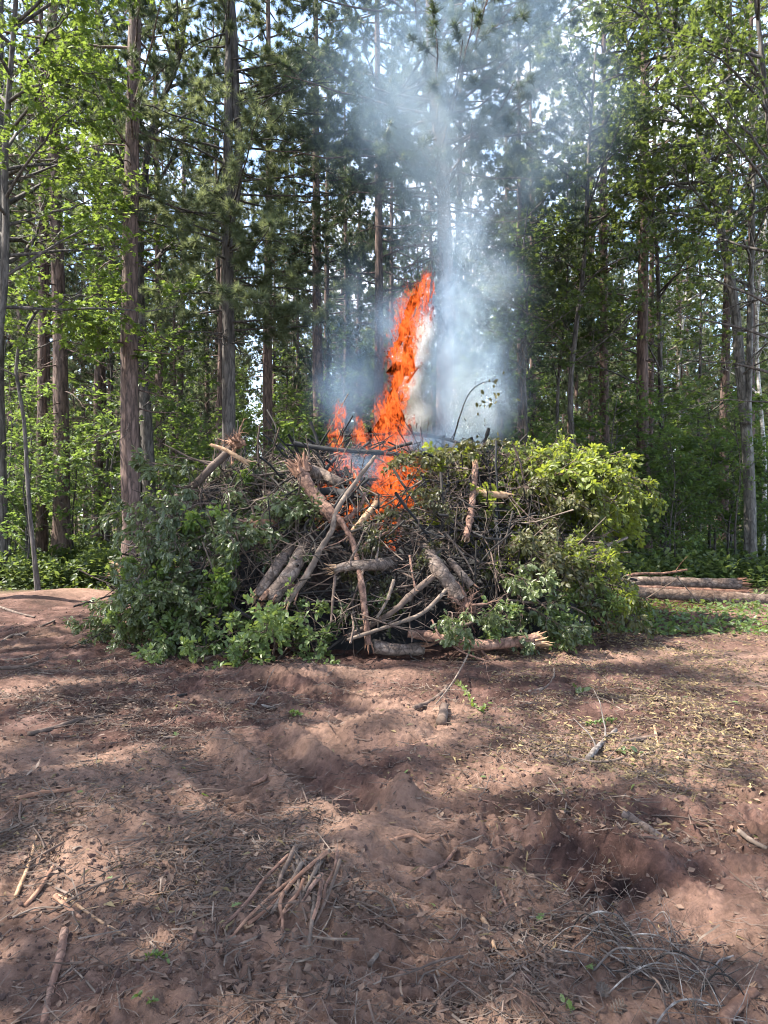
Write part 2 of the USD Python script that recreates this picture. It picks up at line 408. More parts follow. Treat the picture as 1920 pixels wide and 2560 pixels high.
gas('cream_smoke', 3.0, (1.0, .94, .82), 0.0, 0.52, 1.15, 3.2, (1, 1, .6), detail=6.0, dist=1.2, edge=(1.0, 0.0), absorb=(1, 1, 1))
gas('blue_smoke', 0.78, (.47, .70, 1.0), 0.0, 0.50, 1.15, 1.7, (1, 1, .6), detail=6.0, dist=1.2, edge=(1.0, 0.0), absorb=(1, 1, 1))
gas('thin_smoke', 0.30, (.50, .73, 1.0), 0.0, 0.45, 1.1, 0.8, (1, 1, .6), detail=5.0, dist=1.0, edge=(1.0, 0.0), absorb=(1, 1, 1))
# flame sheets: torn, see-through filaments of glowing gas; 'lick' holds across, up, chance
M['flame_sheet'] = usdkit.material(stage, '/World/Looks/flame_sheet', {
    'at': ('attribute', {'attribute': 'lick'}), 'sep': ('separate_color', {}), 'g': ('geometry', {}),
    'map': ('mapping', {'scale': (1.0, 1.0, .42)}),
    'n': ('noise_texture', {'scale': 15.0, 'detail': 6.0, 'roughness': 0.68, 'distortion': 1.2}),
    'e': ('math', {'math_type': 'multiply', 'value2': 0.27}),
    'a': ('math', {'math_type': 'add'}),
    'cut': ('map_range', {'range_type': 'smoothstep', 'from_min': 0.655, 'from_max': 0.95, 'to_min': 0.0, 'to_max': 0.72}),
    'er': ('rgb_ramp', {'ramp': [(0.0, (1.0, .13, .025)), (0.5, (1.0, .19, .042)), (0.85, (1.0, .28, .075)), (1.0, (1.0, .42, .14))]}),
    'em': ('emission', {'strength': 0.38}), 'tr': ('transparent_bsdf', {}), 'm': ('mix_closure', {}),
}, [('at.color', 'sep.color'), ('g.position', 'map.vector'), ('map.vector', 'n.vector'), ('sep.r', 'e.value1'), ('e.value', 'a.value1'), ('n.fac', 'a.value2'), ('a.value', 'cut.value'),
    ('cut.result', 'er.fac'), ('er.color', 'em.color'), ('cut.result', 'm.fac'), ('tr.BSDF', 'm.closure1'), ('em.emission', 'm.closure2')], surface='m.closure')

# ------------------------------------------------------------------ ground
def gd(px, py):
    """Distance at which the flat ground shows at this row of the photograph, and x there."""
    d = F * CZ / (py - 1280)
    return (px - 960) / F * d, d


BUMPS = []                                    # (x, y, rx, ry, h)
for px, py, rx, ry, h in [(175, 1492, 1.0, .6, .22), (60, 1500, .9, .5, .14), (330, 1560, .6, .5, .12), (840, 1690, .9, .28, .17), (1000, 1665, .5, .25, .10), (980, 1815, .28, .22, .13),
                          (860, 1835, .34, .24, .13), (1012, 1992, .11, .09, .12), (1370, 2075, .55, .22, .12), (1500, 2010, .5, .3, -.04), (455, 1562, .16, .16, -.14), (500, 1562, .12, .1, -.10), (400, 1568, .2, .12, .10),
                          (465, 2222, .06, .045, -.07), (1470, 2100, .4, .3, .08), (300, 2300, .25, .2, .05), (620, 2330, .3, .2, .05), (1760, 1960, .2, .12, -.06), (520, 1800, .3, .16, .07), (700, 1760, .35, .15, .08),
                          (800, 2230, .25, .3, .07), (200, 2050, .4, .3, .06), (350, 2560, .2, .2, .05), (1130, 2330, .3, .3, -.04), (1800, 1650, .9, .5, .08), (1500, 1600, .5, .3, .10),
                          (560, 1745, .3, .12, -.05), (1640, 2250, .45, .3, .07), (950, 2100, .3, .2, .05), (1240, 1900, .35, .2, -.06), (380, 2480, .2, .18, .05)]:
    BUMPS.append((*gd(px, py), rx, ry, h))
RUTS = [((1010, 2600), (1075, 2070), .26, .03), ((470, 1880), (640, 2040), .15, .045), ((640, 1850), (910, 2010), .17, .07), ((1190, 1900), (1165, 2110), .30, .03), ((1300, 2140), (1560, 2230), .2, .06), ((560, 1690), (860, 1770), .20, .04),
        ((60, 1590), (420, 1560), .35, .05), ((1240, 2060), (1900, 2080), .22, .05)]


def gz(x, y):
    x, y = np.asarray(x, float), np.asarray(y, float)
    o = np.zeros_like(x)
    n = lambda s, k, oc=2: meshkit.fbm(np.stack([x * s, y * s, o + 3.7 * k], -1), oc, k) - 0.5
    near = 1 / (1 + np.exp((np.hypot(x, y - 4) - 16) / 2.0))
    z = 0.16 * n(.45, 1) + near * (0.05 * n(1.1, 2) + 0.06 * n(2.6, 3, 3)) + (1 - near) * 0.25 * n(.12, 4)
    r = np.abs(meshkit.noise(np.stack([x * 1.7, y * 1.7, o + 9], -1), 11) - 0.5) * 2
    z = z - near * 0.03 * np.exp(-(r / 0.12) ** 2)
    for bx, by, rx, ry, h in BUMPS:
        z = z + .6 * h * np.exp(-((x - bx) / rx) ** 2 - ((y - by) / ry) ** 2)
    for a, b, w, depth in RUTS:
        a, b = np.array(gd(*a)), np.array(gd(*b))
        L = np.linalg.norm(b - a)
        t = (b - a) / L
        s, c = (x - a[0]) * t[0] + (y - a[1]) * t[1], -(x - a[0]) * t[1] + (y - a[1]) * t[0]
        m = np.exp(-np.maximum(np.abs(s - L / 2) - L / 2, 0) ** 2 / .02)
        e = np.abs(c) / w
        z = z + m * depth * (-np.exp(-e ** 4) + 0.9 * np.exp(-((e - 1.45) / .35) ** 2)) + m * np.exp(-e ** 6) * 0.017 * np.sin(s * 2 * np.pi / .085 + 2.5 * (meshkit.noise(np.stack([x * 3, y * 3, o], -1), 5)))
    return z


def fine(x, y):
    o = np.zeros_like(x)
    n = lambda s, k, oc=2: meshkit.fbm(np.stack([x * s, y * s, o + 1.3 * k], -1), oc, k) - 0.5
    near = 1 / (1 + np.exp((y - 13) / 1.5))
    m = np.clip(meshkit.fbm(np.stack([x * .8, y * .8, o], -1), 2, 40) * 2.2 - .35, .5, 1.1)
    b = lambda s, k: .5 - np.sqrt(np.abs(meshkit.noise(np.stack([x * s + .3 * y * s, y * s, o + 2.1 * k], -1), k) - .5) * 2)
    return near * (m * (0.050 * n(6, 21, 2) + 0.050 * b(9, 24) + 0.036 * b(19, 25) + .022 * b(40, 26)) + 0.020 * n(30, 22, 2) + 0.014 * n(62, 23, 1))


def stops_axis(parts):
    out = [np.array([parts[0][0]])]
    for (a, b, h0, h1) in parts:
        n = max(2, int(round((b - a) / ((h0 + h1) / 2))))
        w = np.linspace(h0, h1, n)
        out.append(a + (b - a) * np.cumsum(w) / w.sum())
    return np.concatenate(out)


gx = stops_axis([(0, 1.9, .0115, .0115), (1.9, 5.5, .012, .05), (5.5, 14, .06, .5), (14, 260, .6, 26)])
gx = np.concatenate([-gx[:0:-1], gx])
gy = stops_axis([(-160, -6, 20, 1.2), (-6, 1.6, 1.0, .08), (1.6, 4.2, .0095, .014), (4.2, 9, .014, .045), (9, 16, .05, .14), (16, 40, .2, 2), (40, 320, 2.5, 26)])
X, Y = np.meshgrid(gx, gy)
Z = gz(X, Y) + fine(X, Y)
ni, nj = X.shape
ii, jj = np.meshgrid(np.arange(ni - 1), np.arange(nj - 1), indexing='ij')
a0 = (ii * nj + jj).ravel()
gf = np.vstack([np.stack([a0, a0 + 1, a0 + nj + 1], 1), np.stack([a0, a0 + nj + 1, a0 + nj], 1)])
gv = np.stack([X, Y, Z], -1).reshape(-1, 3)
ground = part('ground', (gv, gf), 'soil', smooth=True, kind='structure')


def edge_of_wood(x):
    return np.interp(x, [-30, -9, -6, -3, 0, 3, 5, 9, 30], [13.5, 14.2, 14.6, 14.5, 14.0, 14.0, 14.2, 15.0, 14.0])


fn = (meshkit.fbm(gv * [.6, .6, 0], 3, 31) - .5)
forest_floor = 1 / (1 + np.exp(np.clip(-((gv[:, 1] + fn * 2.0) - edge_of_wood(gv[:, 0])) / .18, -60, 60)))
forest_floor = np.maximum(forest_floor, 1 / (1 + np.exp(np.clip(-(np.abs(gv[:, 0]) - 11) / .5, -60, 60))))
forest_floor = np.maximum(forest_floor, 1 / (1 + np.exp(np.clip((gv[:, 1] + 4) / .5, -60, 60))))
sandy = np.clip((meshkit.fbm(gv * [.55, .9, 0], 4, 77) - .50) * 4.5, 0, 1) * .9
for px, py, rx, ry in [(180, 1490, 1.6, .8), (840, 1690, .8, .22), (560, 1740, .5, .12), (900, 1725, .4, .1), (590, 1920, .25, .3), (1700, 1650, 1.6, .6), (700, 1980, .15, .2), (1650, 1900, .9, .5), (480, 2260, .3, .2)]:
    bx, by = gd(px, py)
    sandy = np.maximum(sandy, .9 * np.exp(-((gv[:, 0] - bx) / rx) ** 2 - ((gv[:, 1] - by) / ry) ** 2))
pv = UsdGeom.PrimvarsAPI(stage.GetPrimAtPath('/World/ground')).CreatePrimvar('soil_kind', Sdf.ValueTypeNames.Color3fArray, 'vertex')
_pts = np.array(UsdGeom.Mesh(stage.GetPrimAtPath('/World/ground')).GetPointsAttr().Get())
assert len(_pts) == len(gv)
pv.Set(Vt.Vec3fArray.FromNumpy(np.stack([forest_floor, sandy, 0 * sandy], -1).astype(np.float32)))


def seat(x, y):
    return np.array([x, y, float(gz(np.array([x]), np.array([y]))[0])])


def on_ground(px, py):
    """Where the real (uneven) ground shows at this spot of the photograph."""
    x, d = gd(px, py)
    for _ in range(6):
        z = seat(x, d)[2]
        d = 0.5 * d + 0.5 * F * (CZ - z) / (py - 1280)
        x = (px - 960) / F * d
    return seat(x, d)


# ------------------------------------------------------------------ trees
def pine(H, r0, crown, rng, lmax=3.0, tuft=26, nl=(.17, .0075), live=.5, white=False, gap=0, lean=(0, 0), K=16, path=None, dead=26):
    """Wood and needle meshes of a pine standing at the origin; crown = height of the lowest living limbs."""
    if path is None:
        t = np.linspace(0, 1, K)
        w = rng.normal(0, 1, (2, 2))
        p = np.stack([lean[0] * t + .10 * w[0, 0] * np.sin(3 * t) + .05 * w[0, 1] * np.sin(7 * t), lean[1] * t + .1 * w[1, 0] * np.sin(3 * t) + .05 * w[1, 1] * np.sin(8 * t), H * t], 1)
    else:
        p = spline(path, K)
        H = p[-1, 2]
    hs = p[:, 2] / H
    R = r0 * (1.0 - .80 * np.clip(hs, 0, 1) ** 1.15) + r0 * .35 * np.exp(-np.maximum(p[:, 2], 0) / .28)
    p[0, 2] -= .15
    bark = tubes(np.stack([np.stack([np.interp(np.linspace(0, K - 1, K * 2), np.arange(K), p[:, k]) for k in range(3)], 1)]), np.interp(np.linspace(0, K - 1, K * 2), np.arange(K), R)[None], 11)
    bark = rough(*bark, r0 * .09, 4.0 / max(r0 * 4, .3), int(rng.integers(999)))
    T = p[None]
    nlive = int((H - crown) / (gap or (.20 if white else .22)))
    L1, t1 = grow(T, nlive, crown / H, .985, lmax, 1.45 if not white else 1.5, -.02 if white else -.08, .10, rng, K=7, sag=-.12 if not white else .02, taper=0.0, spread=.12)
    # limb length by height: longest at a third of the crown
    h = np.clip((t1 - crown / H) / (1 - crown / H), 0, 1)
    ln = (.45 + .55 * np.sin(np.pi * (.25 + .75 * (1 - h)) * .9)) * (1 - .55 * h ** 2)
    L1 = L1[:, :1] + (L1 - L1[:, :1]) * ln[:, None, None]
    D1, td = grow(T, dead, .14 if path is None else .2, crown / H * 1.05, lmax * .5, 1.5, -.22, .14, rng, K=6, sag=.1, taper=0)
    D2, _ = grow(D1, 4, .3, 1, lmax * .16, .7, 0, .2, rng, K=4)
    L2, t2 = grow(L1, 9 if white else 8, .22, 1.0, lmax * .30, .75, .05, .12, rng, K=4, sag=-.08, taper=.45)
    L2 = L2[:, :1] + (L2 - L2[:, :1]) * np.repeat(ln, len(L2) // len(L1))[:, None, None]
    r = r0 * .16
    wood = bark, cat(tubes(L1, taper(0, r, r * .22, 7)[None] * (.5 + .7 * ln[:, None]), 4), tubes(L2, np.full((len(L2), 4), r * .17) * np.array([1, .8, .6, .4]), 3),
               tubes(D1, taper(0, r * .6, r * .12, 6)[None].repeat(len(D1), 0), 4), tubes(D2, taper(0, r * .2, r * .05, 4)[None].repeat(len(D2), 0), 3))
    q, d = along(L2, 4, .3, 1.0, rng)
    q2, d2 = L2[:, -1], unit(L2[:, -1] - L2[:, -2])
    q, d = np.vstack([q, q2]), np.vstack([d, d2])
    d = unit(d + [0, 0, .35])
    crown_mesh = needles(q, d, tuft, nl[0], nl[1], .62 if not white else .7, rng)
    return wood, crown_mesh


def plant_tree(name, label, catg, base, wood, crown, bark, leaf, group=None):
    t = thing(name, label, catg, base, group)
    part('trunk', wood[0], bark, t, smooth=True, local=True)
    part('branchwork', wood[1], bark, t, smooth=True, local=True, kind='stuff')
    if crown is not None:
        part('crown', crown, leaf, t, local=True)
    return t


def broadleaf(path, r0, r1, rng, limbs=14, lo=.3, L=3.2, ang=1.1, up=.12, leaf='maple', size=.1, n2=7, n3=5, nleaf=7, K=16, S=9, l2=.42, l3=.35, flat=.6, droop=.15, bare=0, bark_amp=.06, lw=.12):
    """Wood and leaf meshes of a deciduous tree whose trunk follows path (local)."""
    p = spline(path, K)
    R = taper(0, r0, r1, K) + r0 * .4 * np.exp(-np.maximum(p[:, 2] - p[0, 2], 0) / .25)
    bark = rough(*tubes(p, R, S), r0 * bark_amp, 3.0 / max(4 * r0, .2), int(rng.integers(999)))
    L1, t1 = grow(p[None], limbs, lo, 1.0, L, ang, up, .14, rng, K=7, taper=.45, sag=.03)
    L2, _ = grow(L1, n2, .2, 1.0, L * l2, .75, .02, .14, rng, K=5, taper=.4)
    L3, _ = grow(L2, n3, .25, 1.0, L * l2 * l3, .7, .0, .12, rng, K=4, taper=.3)
    rl = r1 * .8 + r0 * .12
    wood = bark, cat(tubes(L1, taper(0, rl, rl * .25, 7)[None].repeat(len(L1), 0), 5), tubes(L2, taper(0, rl * .3, rl * .1, 5)[None].repeat(len(L2), 0), 3), tubes(L3, taper(0, rl * .1, rl * .04, 4)[None].repeat(len(L3), 0), 3))
    if bare:
        B1, _ = grow(p[None], bare, .25, .8, L * .6, 1.2, .0, .2, rng, K=7, sag=.15, taper=.2)
        B2, _ = grow(B1, 6, .3, 1, L * .25, .7, -.1, .2, rng, K=5)
        B3, _ = grow(B2, 3, .3, 1, L * .1, .7, -.1, .2, rng, K=4)
        wood = bark, cat(wood[1], tubes(B1, taper(0, rl * .5, rl * .1, 7)[None].repeat(len(B1), 0), 4), tubes(B2, taper(0, rl * .14, rl * .06, 5)[None].repeat(len(B2), 0), 3), tubes(B3, taper(0, rl * .06, rl * .03, 4)[None].repeat(len(B3), 0), 3))
    if nleaf == 0:
        return wood, None
    q, d = along(L3, nleaf, .15, 1.0, rng)
    n = len(q)
    d = unit(d * .5 + rng.normal(0, .55, (n, 3)) * [1, 1, .5] - [0, 0, droop])
    upv = unit(np.array([0, 0, 1.0]) * flat + rng.normal(0, .35, (n, 3)))
    return wood, leaves(leaf, q + d * size * .3, d, upv, size * rng.uniform(.6, 1.2, n))


rng = np.random.default_rng(5)
# -- the red pines of the plantation: four growth forms, the rest are copies
PINES = []
for k, (H, r0, crown) in enumerate([(21.0, .21, 7.6), (19.5, .18, 6.2), (22.5, .24, 9.0), (18.0, .15, 5.2)]):
    PINES.append((pine(H, r0, crown, rng, lmax=3.0 + .25 * (k % 2), tuft=36), H))
first = {}
FAR = 'red pine trunk among many standing deeper in the forest'
GROUP_FAR = 'red pines deeper in the forest'


def red_pine(k, loc, rotz, scale, label=FAR, group=GROUP_FAR, tilt=(0, 0)):
    if k not in first:
        (wood, crown), H = PINES[k]
        first[k] = plant_tree('red_pine', label, 'pine tree', (0, 0, 0), wood, crown, 'pine_bark', 'red_pine_needle', group)
        place(UsdGeom.Xform(first[k]), loc, rotz, scale, tilt)
        return first[k]
    p = copy_of(first[k], loc, rotz, scale, tilt, label)
    if group:
        p.SetCustomDataByKey('group', group)
    return p


# pines that can be told apart: (px of the trunk at eye height, distance, growth form, width scale, label)
NEAR = [(103, 19.0, 1, .78, 'reddish pine trunk at the left, second trunk in from the left edge of the picture'),
        (152, 18.6, 2, .92, 'thick dark pine trunk at the left with flared foot beside the slim reddish one'),
        (334, 14.8, 2, .84, 'big straight reddish pine trunk rising behind the left end of the brush pile'),
        (820, 27.0, 1, .8, 'slim pine trunk left of the flames, left one of a close pair'),
        (872, 27.5, 3, 1.0, 'slim pine trunk left of the flames, right one of a close pair'),
        (944, 20.0, 0, .75, 'pine trunk close behind the flames on their left side, veiled by smoke'),
        (1613, 18.6, 2, .74, 'straight dark reddish pine trunk right of the bushy end of the brush pile'),
        (1522, 21.5, 0, .78, 'pine trunk half hidden behind the green bush at the right end of the pile'),
        (240, 24.0, 0, .9, 'grey pine trunk between the thick dark trunk and the big reddish one'),
        (262, 27.0, 1, .95, 'slim pine trunk just left of the big reddish pine, further back')]
for px, d, k, s, lab in NEAR:
    b = at(px, 1280, d)
    red_pine(k, seat(b[0], d), rng.uniform(0, 6.28), (s, s, 1.0), lab, None, (rng.normal(0, .006), rng.normal(0, .006)))

taken = [((px - 960) / F * d, d) for px, d, *_ in NEAR] + [(1.3, 15.3), (-3.4, 16), (8.5, 16.5), (-5, 17), (-8.4, 15.8)]


def free(x, y, r):
    return all((x - a) ** 2 + (y - b) ** 2 > r * r for a, b in taken)


n_far = 0
for _ in range(6000):
    y = 19 + 66 * rng.uniform() ** 1.25
    x = rng.uniform(-.62, .62) * y
    if free(x, y, 2.3 if y < 40 else 2.7):
        taken.append((x, y))
        s = rng.uniform(.48, .85)
        red_pine(int(rng.integers(4)), seat(x, y), rng.uniform(0, 6.28), (s, s, rng.uniform(.85, 1.08)), tilt=(rng.normal(0, .012), rng.normal(0, .012)))
        n_far += 1
    if n_far >= 190:
        break
# pines beside and behind the clearing, outside the picture: they shade its floor
SHADE = 'red pine at the edge of the clearing whose crown shades the churned soil'
for x, y, k, s in [(-11, 6.8, 0, .92), (-7.6, 2.3, 1, .95), (-10.5, 1.0, 2, .9), (-14.5, 3.6, 0, .95), (-6.8, -.8, 3, .95), (-12.8, 8.3, 1, .85), (9.5, 8.0, 1, .95), (8.2, 2.0, 0, .9), (3.5, -5, 2, 1), (-2.5, -6.5, 0, 1), (11.5, 12.5, 2, .95)]:
    red_pine(k, seat(x, y), rng.uniform(0, 6.28), (s, s, s), SHADE, 'pines round the clearing')

# young pines with low crowns fill the wood between the trunks
YP = pine(12.5, .10, 1.8, np.random.default_rng(9), lmax=2.3, tuft=20, nl=(.17, .013), dead=6)
yp0 = None
for k in range(2000):
    y = 21 + 30 * rng.uniform()
    x = rng.uniform(-.6, .6) * y
    if not free(x, y, 2.0) or abs(x / y - .05) < .06 and y < 26:
        continue
    taken.append((x, y))
    if yp0 is None:
        yp0 = plant_tree('young_pine', 'young pine with low soft crown among the older trunks', 'pine tree', (0, 0, 0), *YP, 'pine_bark', 'white_pine_needle', 'young pines in the wood')
        place(UsdGeom.Xform(yp0), seat(x, y), 0, 1)
        n_yp = 1
    else:
        copy_of(yp0, seat(x, y), rng.uniform(0, 6.28), rng.uniform(.6, 1.15))
        n_yp += 1
    if n_yp >= 42:
        break
# the wood going on behind, one mass
FW = pine(17, .16, 1.2, np.random.default_rng(10), lmax=3.6, tuft=12, nl=(.30, .03), dead=2)
fw = UsdGeom.PointInstancer.Define(stage, '/World/far_wood')
tag(fw.GetPrim(), 'far off mass of trees closing the view deep in the forest', 'forest', None, 'stuff')
for nm, me, mt in (('trunk', cat(*FW[0]), 'pine_bark'), ('crown', FW[1], 'red_pine_needle')):
    usdkit.mesh(stage, '/World/far_wood/tree/' + nm, me, M[mt]).CreateDoubleSidedAttr(True)
UsdGeom.Xform.Define(stage, '/World/far_wood/tree')
fw.CreatePrototypesRel().SetTargets(['/World/far_wood/tree'])
q = np.array([(rng.uniform(-.75, .75) * y, y) for y in 62 + 75 * rng.uniform(size=150)])
a = rng.uniform(0, 6.28, len(q))
fw.CreatePositionsAttr(Vt.Vec3fArray.FromNumpy(np.column_stack([q, gz(q[:, 0], q[:, 1])]).astype(np.float32)))
fw.CreateProtoIndicesAttr(Vt.IntArray.FromNumpy(np.zeros(len(q), np.int32)))
fw.CreateOrientationsAttr(Vt.QuathArray([Gf.Quath(float(np.cos(t / 2)), 0, 0, float(np.sin(t / 2))) for t in a]))
fw.CreateScalesAttr(Vt.Vec3fArray.FromNumpy((rng.uniform(.7, 1.25, (len(q), 1)) * np.ones((1, 3))).astype(np.float32)))

# -- the tall pine behind the fire, built by itself along its trunk in the photograph
d = 15.2
b = seat(at(1112, 1280, d)[0], d)
tp = np.array([at(px, py, d) - b for px, py in [(1112, 1450), (1112, 1130), (1113, 800), (1112, 600), (1105, 430), (1096, 330), (1084, 230), (1078, 120), (1075, -60), (1078, -260), (1080, -420)]])
tp[0] = 0
wood, crown = pine(0, .235, 5.6, np.random.default_rng(12), lmax=3.7, tuft=44, path=tp, K=22, dead=46, gap=.12)
t = plant_tree('red_pine', 'tall pine with bare dead limbs and a dark crown right behind the flames and smoke', 'pine tree', b, wood, crown, 'pine_bark', 'red_pine_needle')

# -- the white pine left of the fire: two stems, soft flat layers of pale needles
d = 16.0
b = seat(at(570, 1280, d)[0], d)
tp = np.array([at(px, py, d) - b for px, py in [(572, 1440), (572, 1000), (570, 700), (568, 520), (572, 300), (572, 100), (575, -200), (575, -420)]])
tp[0] = 0
wood, crown = pine(0, .18, 3.6, np.random.default_rng(21), lmax=2.9, tuft=56, nl=(.19, .0055), gap=.15, path=tp, K=20, white=True, dead=14)
tp2 = np.array([at(px, py, d) - b for px, py in [(575, 560), (592, 480), (598, 380), (590, 260), (588, 120), (580, 0), (575, -100)]])
wood = cat(wood[0], rough(*tubes(spline(tp2, 14), taper(0, .10, .06, 14), 8), .01, 5)), wood[1]
plant_tree('white_pine', 'white pine with soft pale layered needles and a forked dark trunk left of the fire', 'pine tree', b, wood, crown, 'dark_bark', 'white_pine_needle')

# -- forked dark oak beside the big reddish pine
r_ = np.random.default_rng(31)
d = 16.6
b = seat(at(372, 1280, d)[0], d)
tp = np.array([at(px, py, d) - b for px, py in [(376, 1440), (372, 1200), (362, 1000), (352, 830), (345, 640), (330, 480), (318, 380)]])
tp[0] = 0
wood, crown = broadleaf(tp, .17, .07, r_, limbs=7, lo=.62, L=3.0, ang=.7, leaf='oak', size=.13, n2=5, n3=4, nleaf=4)
tp2 = np.array([at(px, py, d) - b for px, py in [(345, 640), (362, 430), (378, 330), (420, 215), (450, 120), (470, 0)]])
w2, c2 = broadleaf(tp2, .10, .04, r_, limbs=9, lo=.35, L=2.4, ang=.7, leaf='oak', size=.13, n2=5, n3=4, nleaf=4)
tp3 = np.array([at(px, py, d) - b for px, py in [(330, 480), (300, 340), (265, 260), (235, 200), (215, 120)]])
w3, c3 = broadleaf(tp3, .08, .03, r_, limbs=8, lo=.35, L=2.2, ang=.7, leaf='oak', size=.13, n2=5, n3=4, nleaf=4)
plant_tree('oak_tree', 'dark crooked oak with forked limbs just right of the big reddish pine', 'tree', b, (cat(wood[0], w2[0], w3[0]), cat(wood[1], w2[1], w3[1])), cat(crown, c2, c3), 'dark_bark', 'maple_dark')

# -- sunlit maple on the left, leaning in from the edge of the picture
r_ = np.random.default_rng(41)
d = 12.6
b = seat(at(-55, 1280, d)[0], d)
tp = np.array([at(px, py, dd) - b for px, py, dd in [(-55, 1500, d), (-45, 1100, d), (0, 820, d), (15, 600, d), (12, 400, d), (25, 200, 12.4), (40, 0, 12.2), (60, -300, 12)]])
tp[0] = 0
wood, crown = broadleaf(tp, .09, .03, r_, limbs=30, lo=.30, L=3.0, ang=1.25, up=.12, size=.105, n2=7, n3=6, nleaf=9, flat=1.1, l2=.40)
plant_tree('maple_tree', 'young maple with bright sunlit yellow green leaves at the left edge', 'tree', b, wood, crown, 'dark_bark', 'maple_bright')
d = 14.0
b = seat(at(95, 1280, d)[0], d)
tp = np.array([at(px, py, d) - b for px, py in [(60, 1480), (72, 1250), (60, 1050), (40, 900), (90, 780), (150, 740), (215, 740)]])
tp[0] = 0
wood, crown = broadleaf(tp, .045, .02, r_, limbs=13, lo=.45, L=1.7, ang=1.1, up=.0, size=.10, n2=6, n3=4, nleaf=7, flat=1.2)
plant_tree('maple_tree', 'slender arching maple sapling with level sprays of light leaves low on the left', 'tree', b, wood, crown, 'dark_bark', 'maple_bright')

# -- old dark trunk cut by the left edge
d = 15.6
b = seat(at(2, 1280, d)[0], d)
tp = np.array([at(px, py, d) - b for px, py in [(0, 1465), (2, 1200), (-4, 900), (6, 600), (0, 300), (0, -300)]])
tp[0] = 0
wood, crown = broadleaf(tp, .15, .06, r_, limbs=10, lo=.55, L=2.5, leaf='maple', size=.11, n2=6, n3=4, nleaf=5)
plant_tree('oak_tree', 'dark rough trunk cut off by the left edge of the picture', 'tree', b, wood, crown, 'dark_bark', 'maple_dark')

# -- maples on the right
r_ = np.random.default_rng(51)
d = 16.4
b = seat(at(1876, 1280, d)[0], d)
tp = np.array([at(px, py, d) - b for px, py in [(1876, 1455), (1874, 1250), (1866, 1080), (1848, 900), (1836, 760), (1815, 640), (1795, 540), (1775, 440), (1740, 300), (1700, 160), (1680, 20)]])
tp[0] = 0
wood, crown = broadleaf(tp, .145, .045, r_, limbs=20, lo=.52, L=3.6, ang=1.1, up=.05, size=.12, n2=8, n3=6, nleaf=7, bare=16, K=22)
tp2 = np.array([at(px, py, d - .1) - b for px, py in [(1868, 1060), (1874, 900), (1876, 760), (1880, 620), (1884, 480), (1890, 300), (1900, 60)]])
w2, c2 = broadleaf(tp2, .075, .03, r_, limbs=14, lo=.35, L=3.0, ang=1.1, size=.12, n2=7, n3=5, nleaf=7)
plant_tree('maple_tree', 'grey barked maple with two crossing stems at the right edge', 'tree', b, (cat(wood[0], w2[0]), cat(wood[1], w2[1])), cat(crown, c2), 'grey_bark', 'maple_dark')
MAPLES = [(1440, 17.5, [(1455, 1450), (1440, 1200), (1425, 1000), (1440, 820), (1462, 640), (1470, 420), (1480, 260), (1490, 120)], .085, .025, 22, 2.7, 'slim leaning maple with dark leaves over the bushy end of the pile'),
          (1310, 17.8, [(1312, 1450), (1316, 1100), (1310, 900), (1318, 780), (1308, 640), (1320, 520)], .05, .02, 16, 2.0, 'thin crooked maple right of the smoke'),
          (1400, 19.0, [(1395, 1450), (1392, 1150), (1396, 950), (1412, 800), (1420, 640), (1418, 480), (1430, 330)], .055, .02, 18, 2.2, 'thin straight maple between the smoke and the leaning one'),
          (1660, 19.5, [(1660, 1450), (1655, 1150), (1650, 900), (1640, 600), (1600, 300), (1560, 60)], .09, .03, 22, 3.2, 'maple whose dark leaves hang in front of the sky right of centre'),
          (1960, 14.0, [(1965, 1500), (1960, 1200), (1950, 800), (1930, 400), (1900, 100), (1880, -100)], .10, .03, 24, 3.0, 'maple leaning in from beyond the right edge with leaves in the top corner'),
          (1750, 23.0, [(1750, 1420), (1745, 1150), (1752, 800), (1745, 500)], .07, .02, 16, 2.6, 'slim maple standing back between the straight pine and the right edge'),
          (1240, 24.0, [(1240, 1400), (1236, 1150), (1245, 900), (1240, 700)], .06, .02, 14, 2.4, 'slim maple seen through the blue smoke')]
for px, d, path, ra, rb, n, L, lab in MAPLES:
    b = seat(at(path[0][0], 1280, d)[0], d)
    tp = np.array([at(qx, qy, d) - b for qx, qy in path])
    tp[0] = 0
    wood, crown = broadleaf(tp, ra, rb, r_, limbs=n, lo=.33, L=L, ang=1.15, up=.05, size=.115, n2=6, n3=5, nleaf=6, bare=4)
    plant_tree('maple_tree', lab, 'tree', b, wood, crown, 'dark_bark', 'maple_dark')
for px, d, lab in [(1906, 19.0, 'pale birch trunk at the right edge behind the maple'), (1706, 27.0, 'pale birch trunk deep in the wood left of the grey maple')]:
    b = seat(at(px, 1280, d)[0], d)
    wood, crown = broadleaf([(0, 0, -.1), (.05, 0, 3), (-.1, .1, 6.5), (.15, 0, 10)], .07, .03, r_, limbs=10, lo=.5, L=2.0, size=.08, leaf='diamond', n2=5, n3=4, nleaf=5)
    plant_tree('birch_tree', lab, 'tree', b, wood, crown, 'birch_bark', 'maple_dark')

# -- saplings and shrubs of the understorey
r_ = np.random.default_rng(61)
SAP = []
for k in range(4):
    H = [3.2, 4.6, 6.2, 2.2][k]
    SAP.append((broadleaf([(0, 0, -.1), (.1, .05, H * .35), (-.05, .1, H * .7), (.1, 0, H)], .018 + .005 * H, .008, r_, limbs=14, lo=.18, L=.95 + .13 * H, ang=1.1, up=.1, size=.11, n2=5, n3=3, nleaf=6, K=10, S=5, flat=1.2, leaf=['maple', 'oval', 'maple', 'oval'][k])))
sap0 = {}
SAPL = 'leafy green sapling of the understorey between the pine trunks'


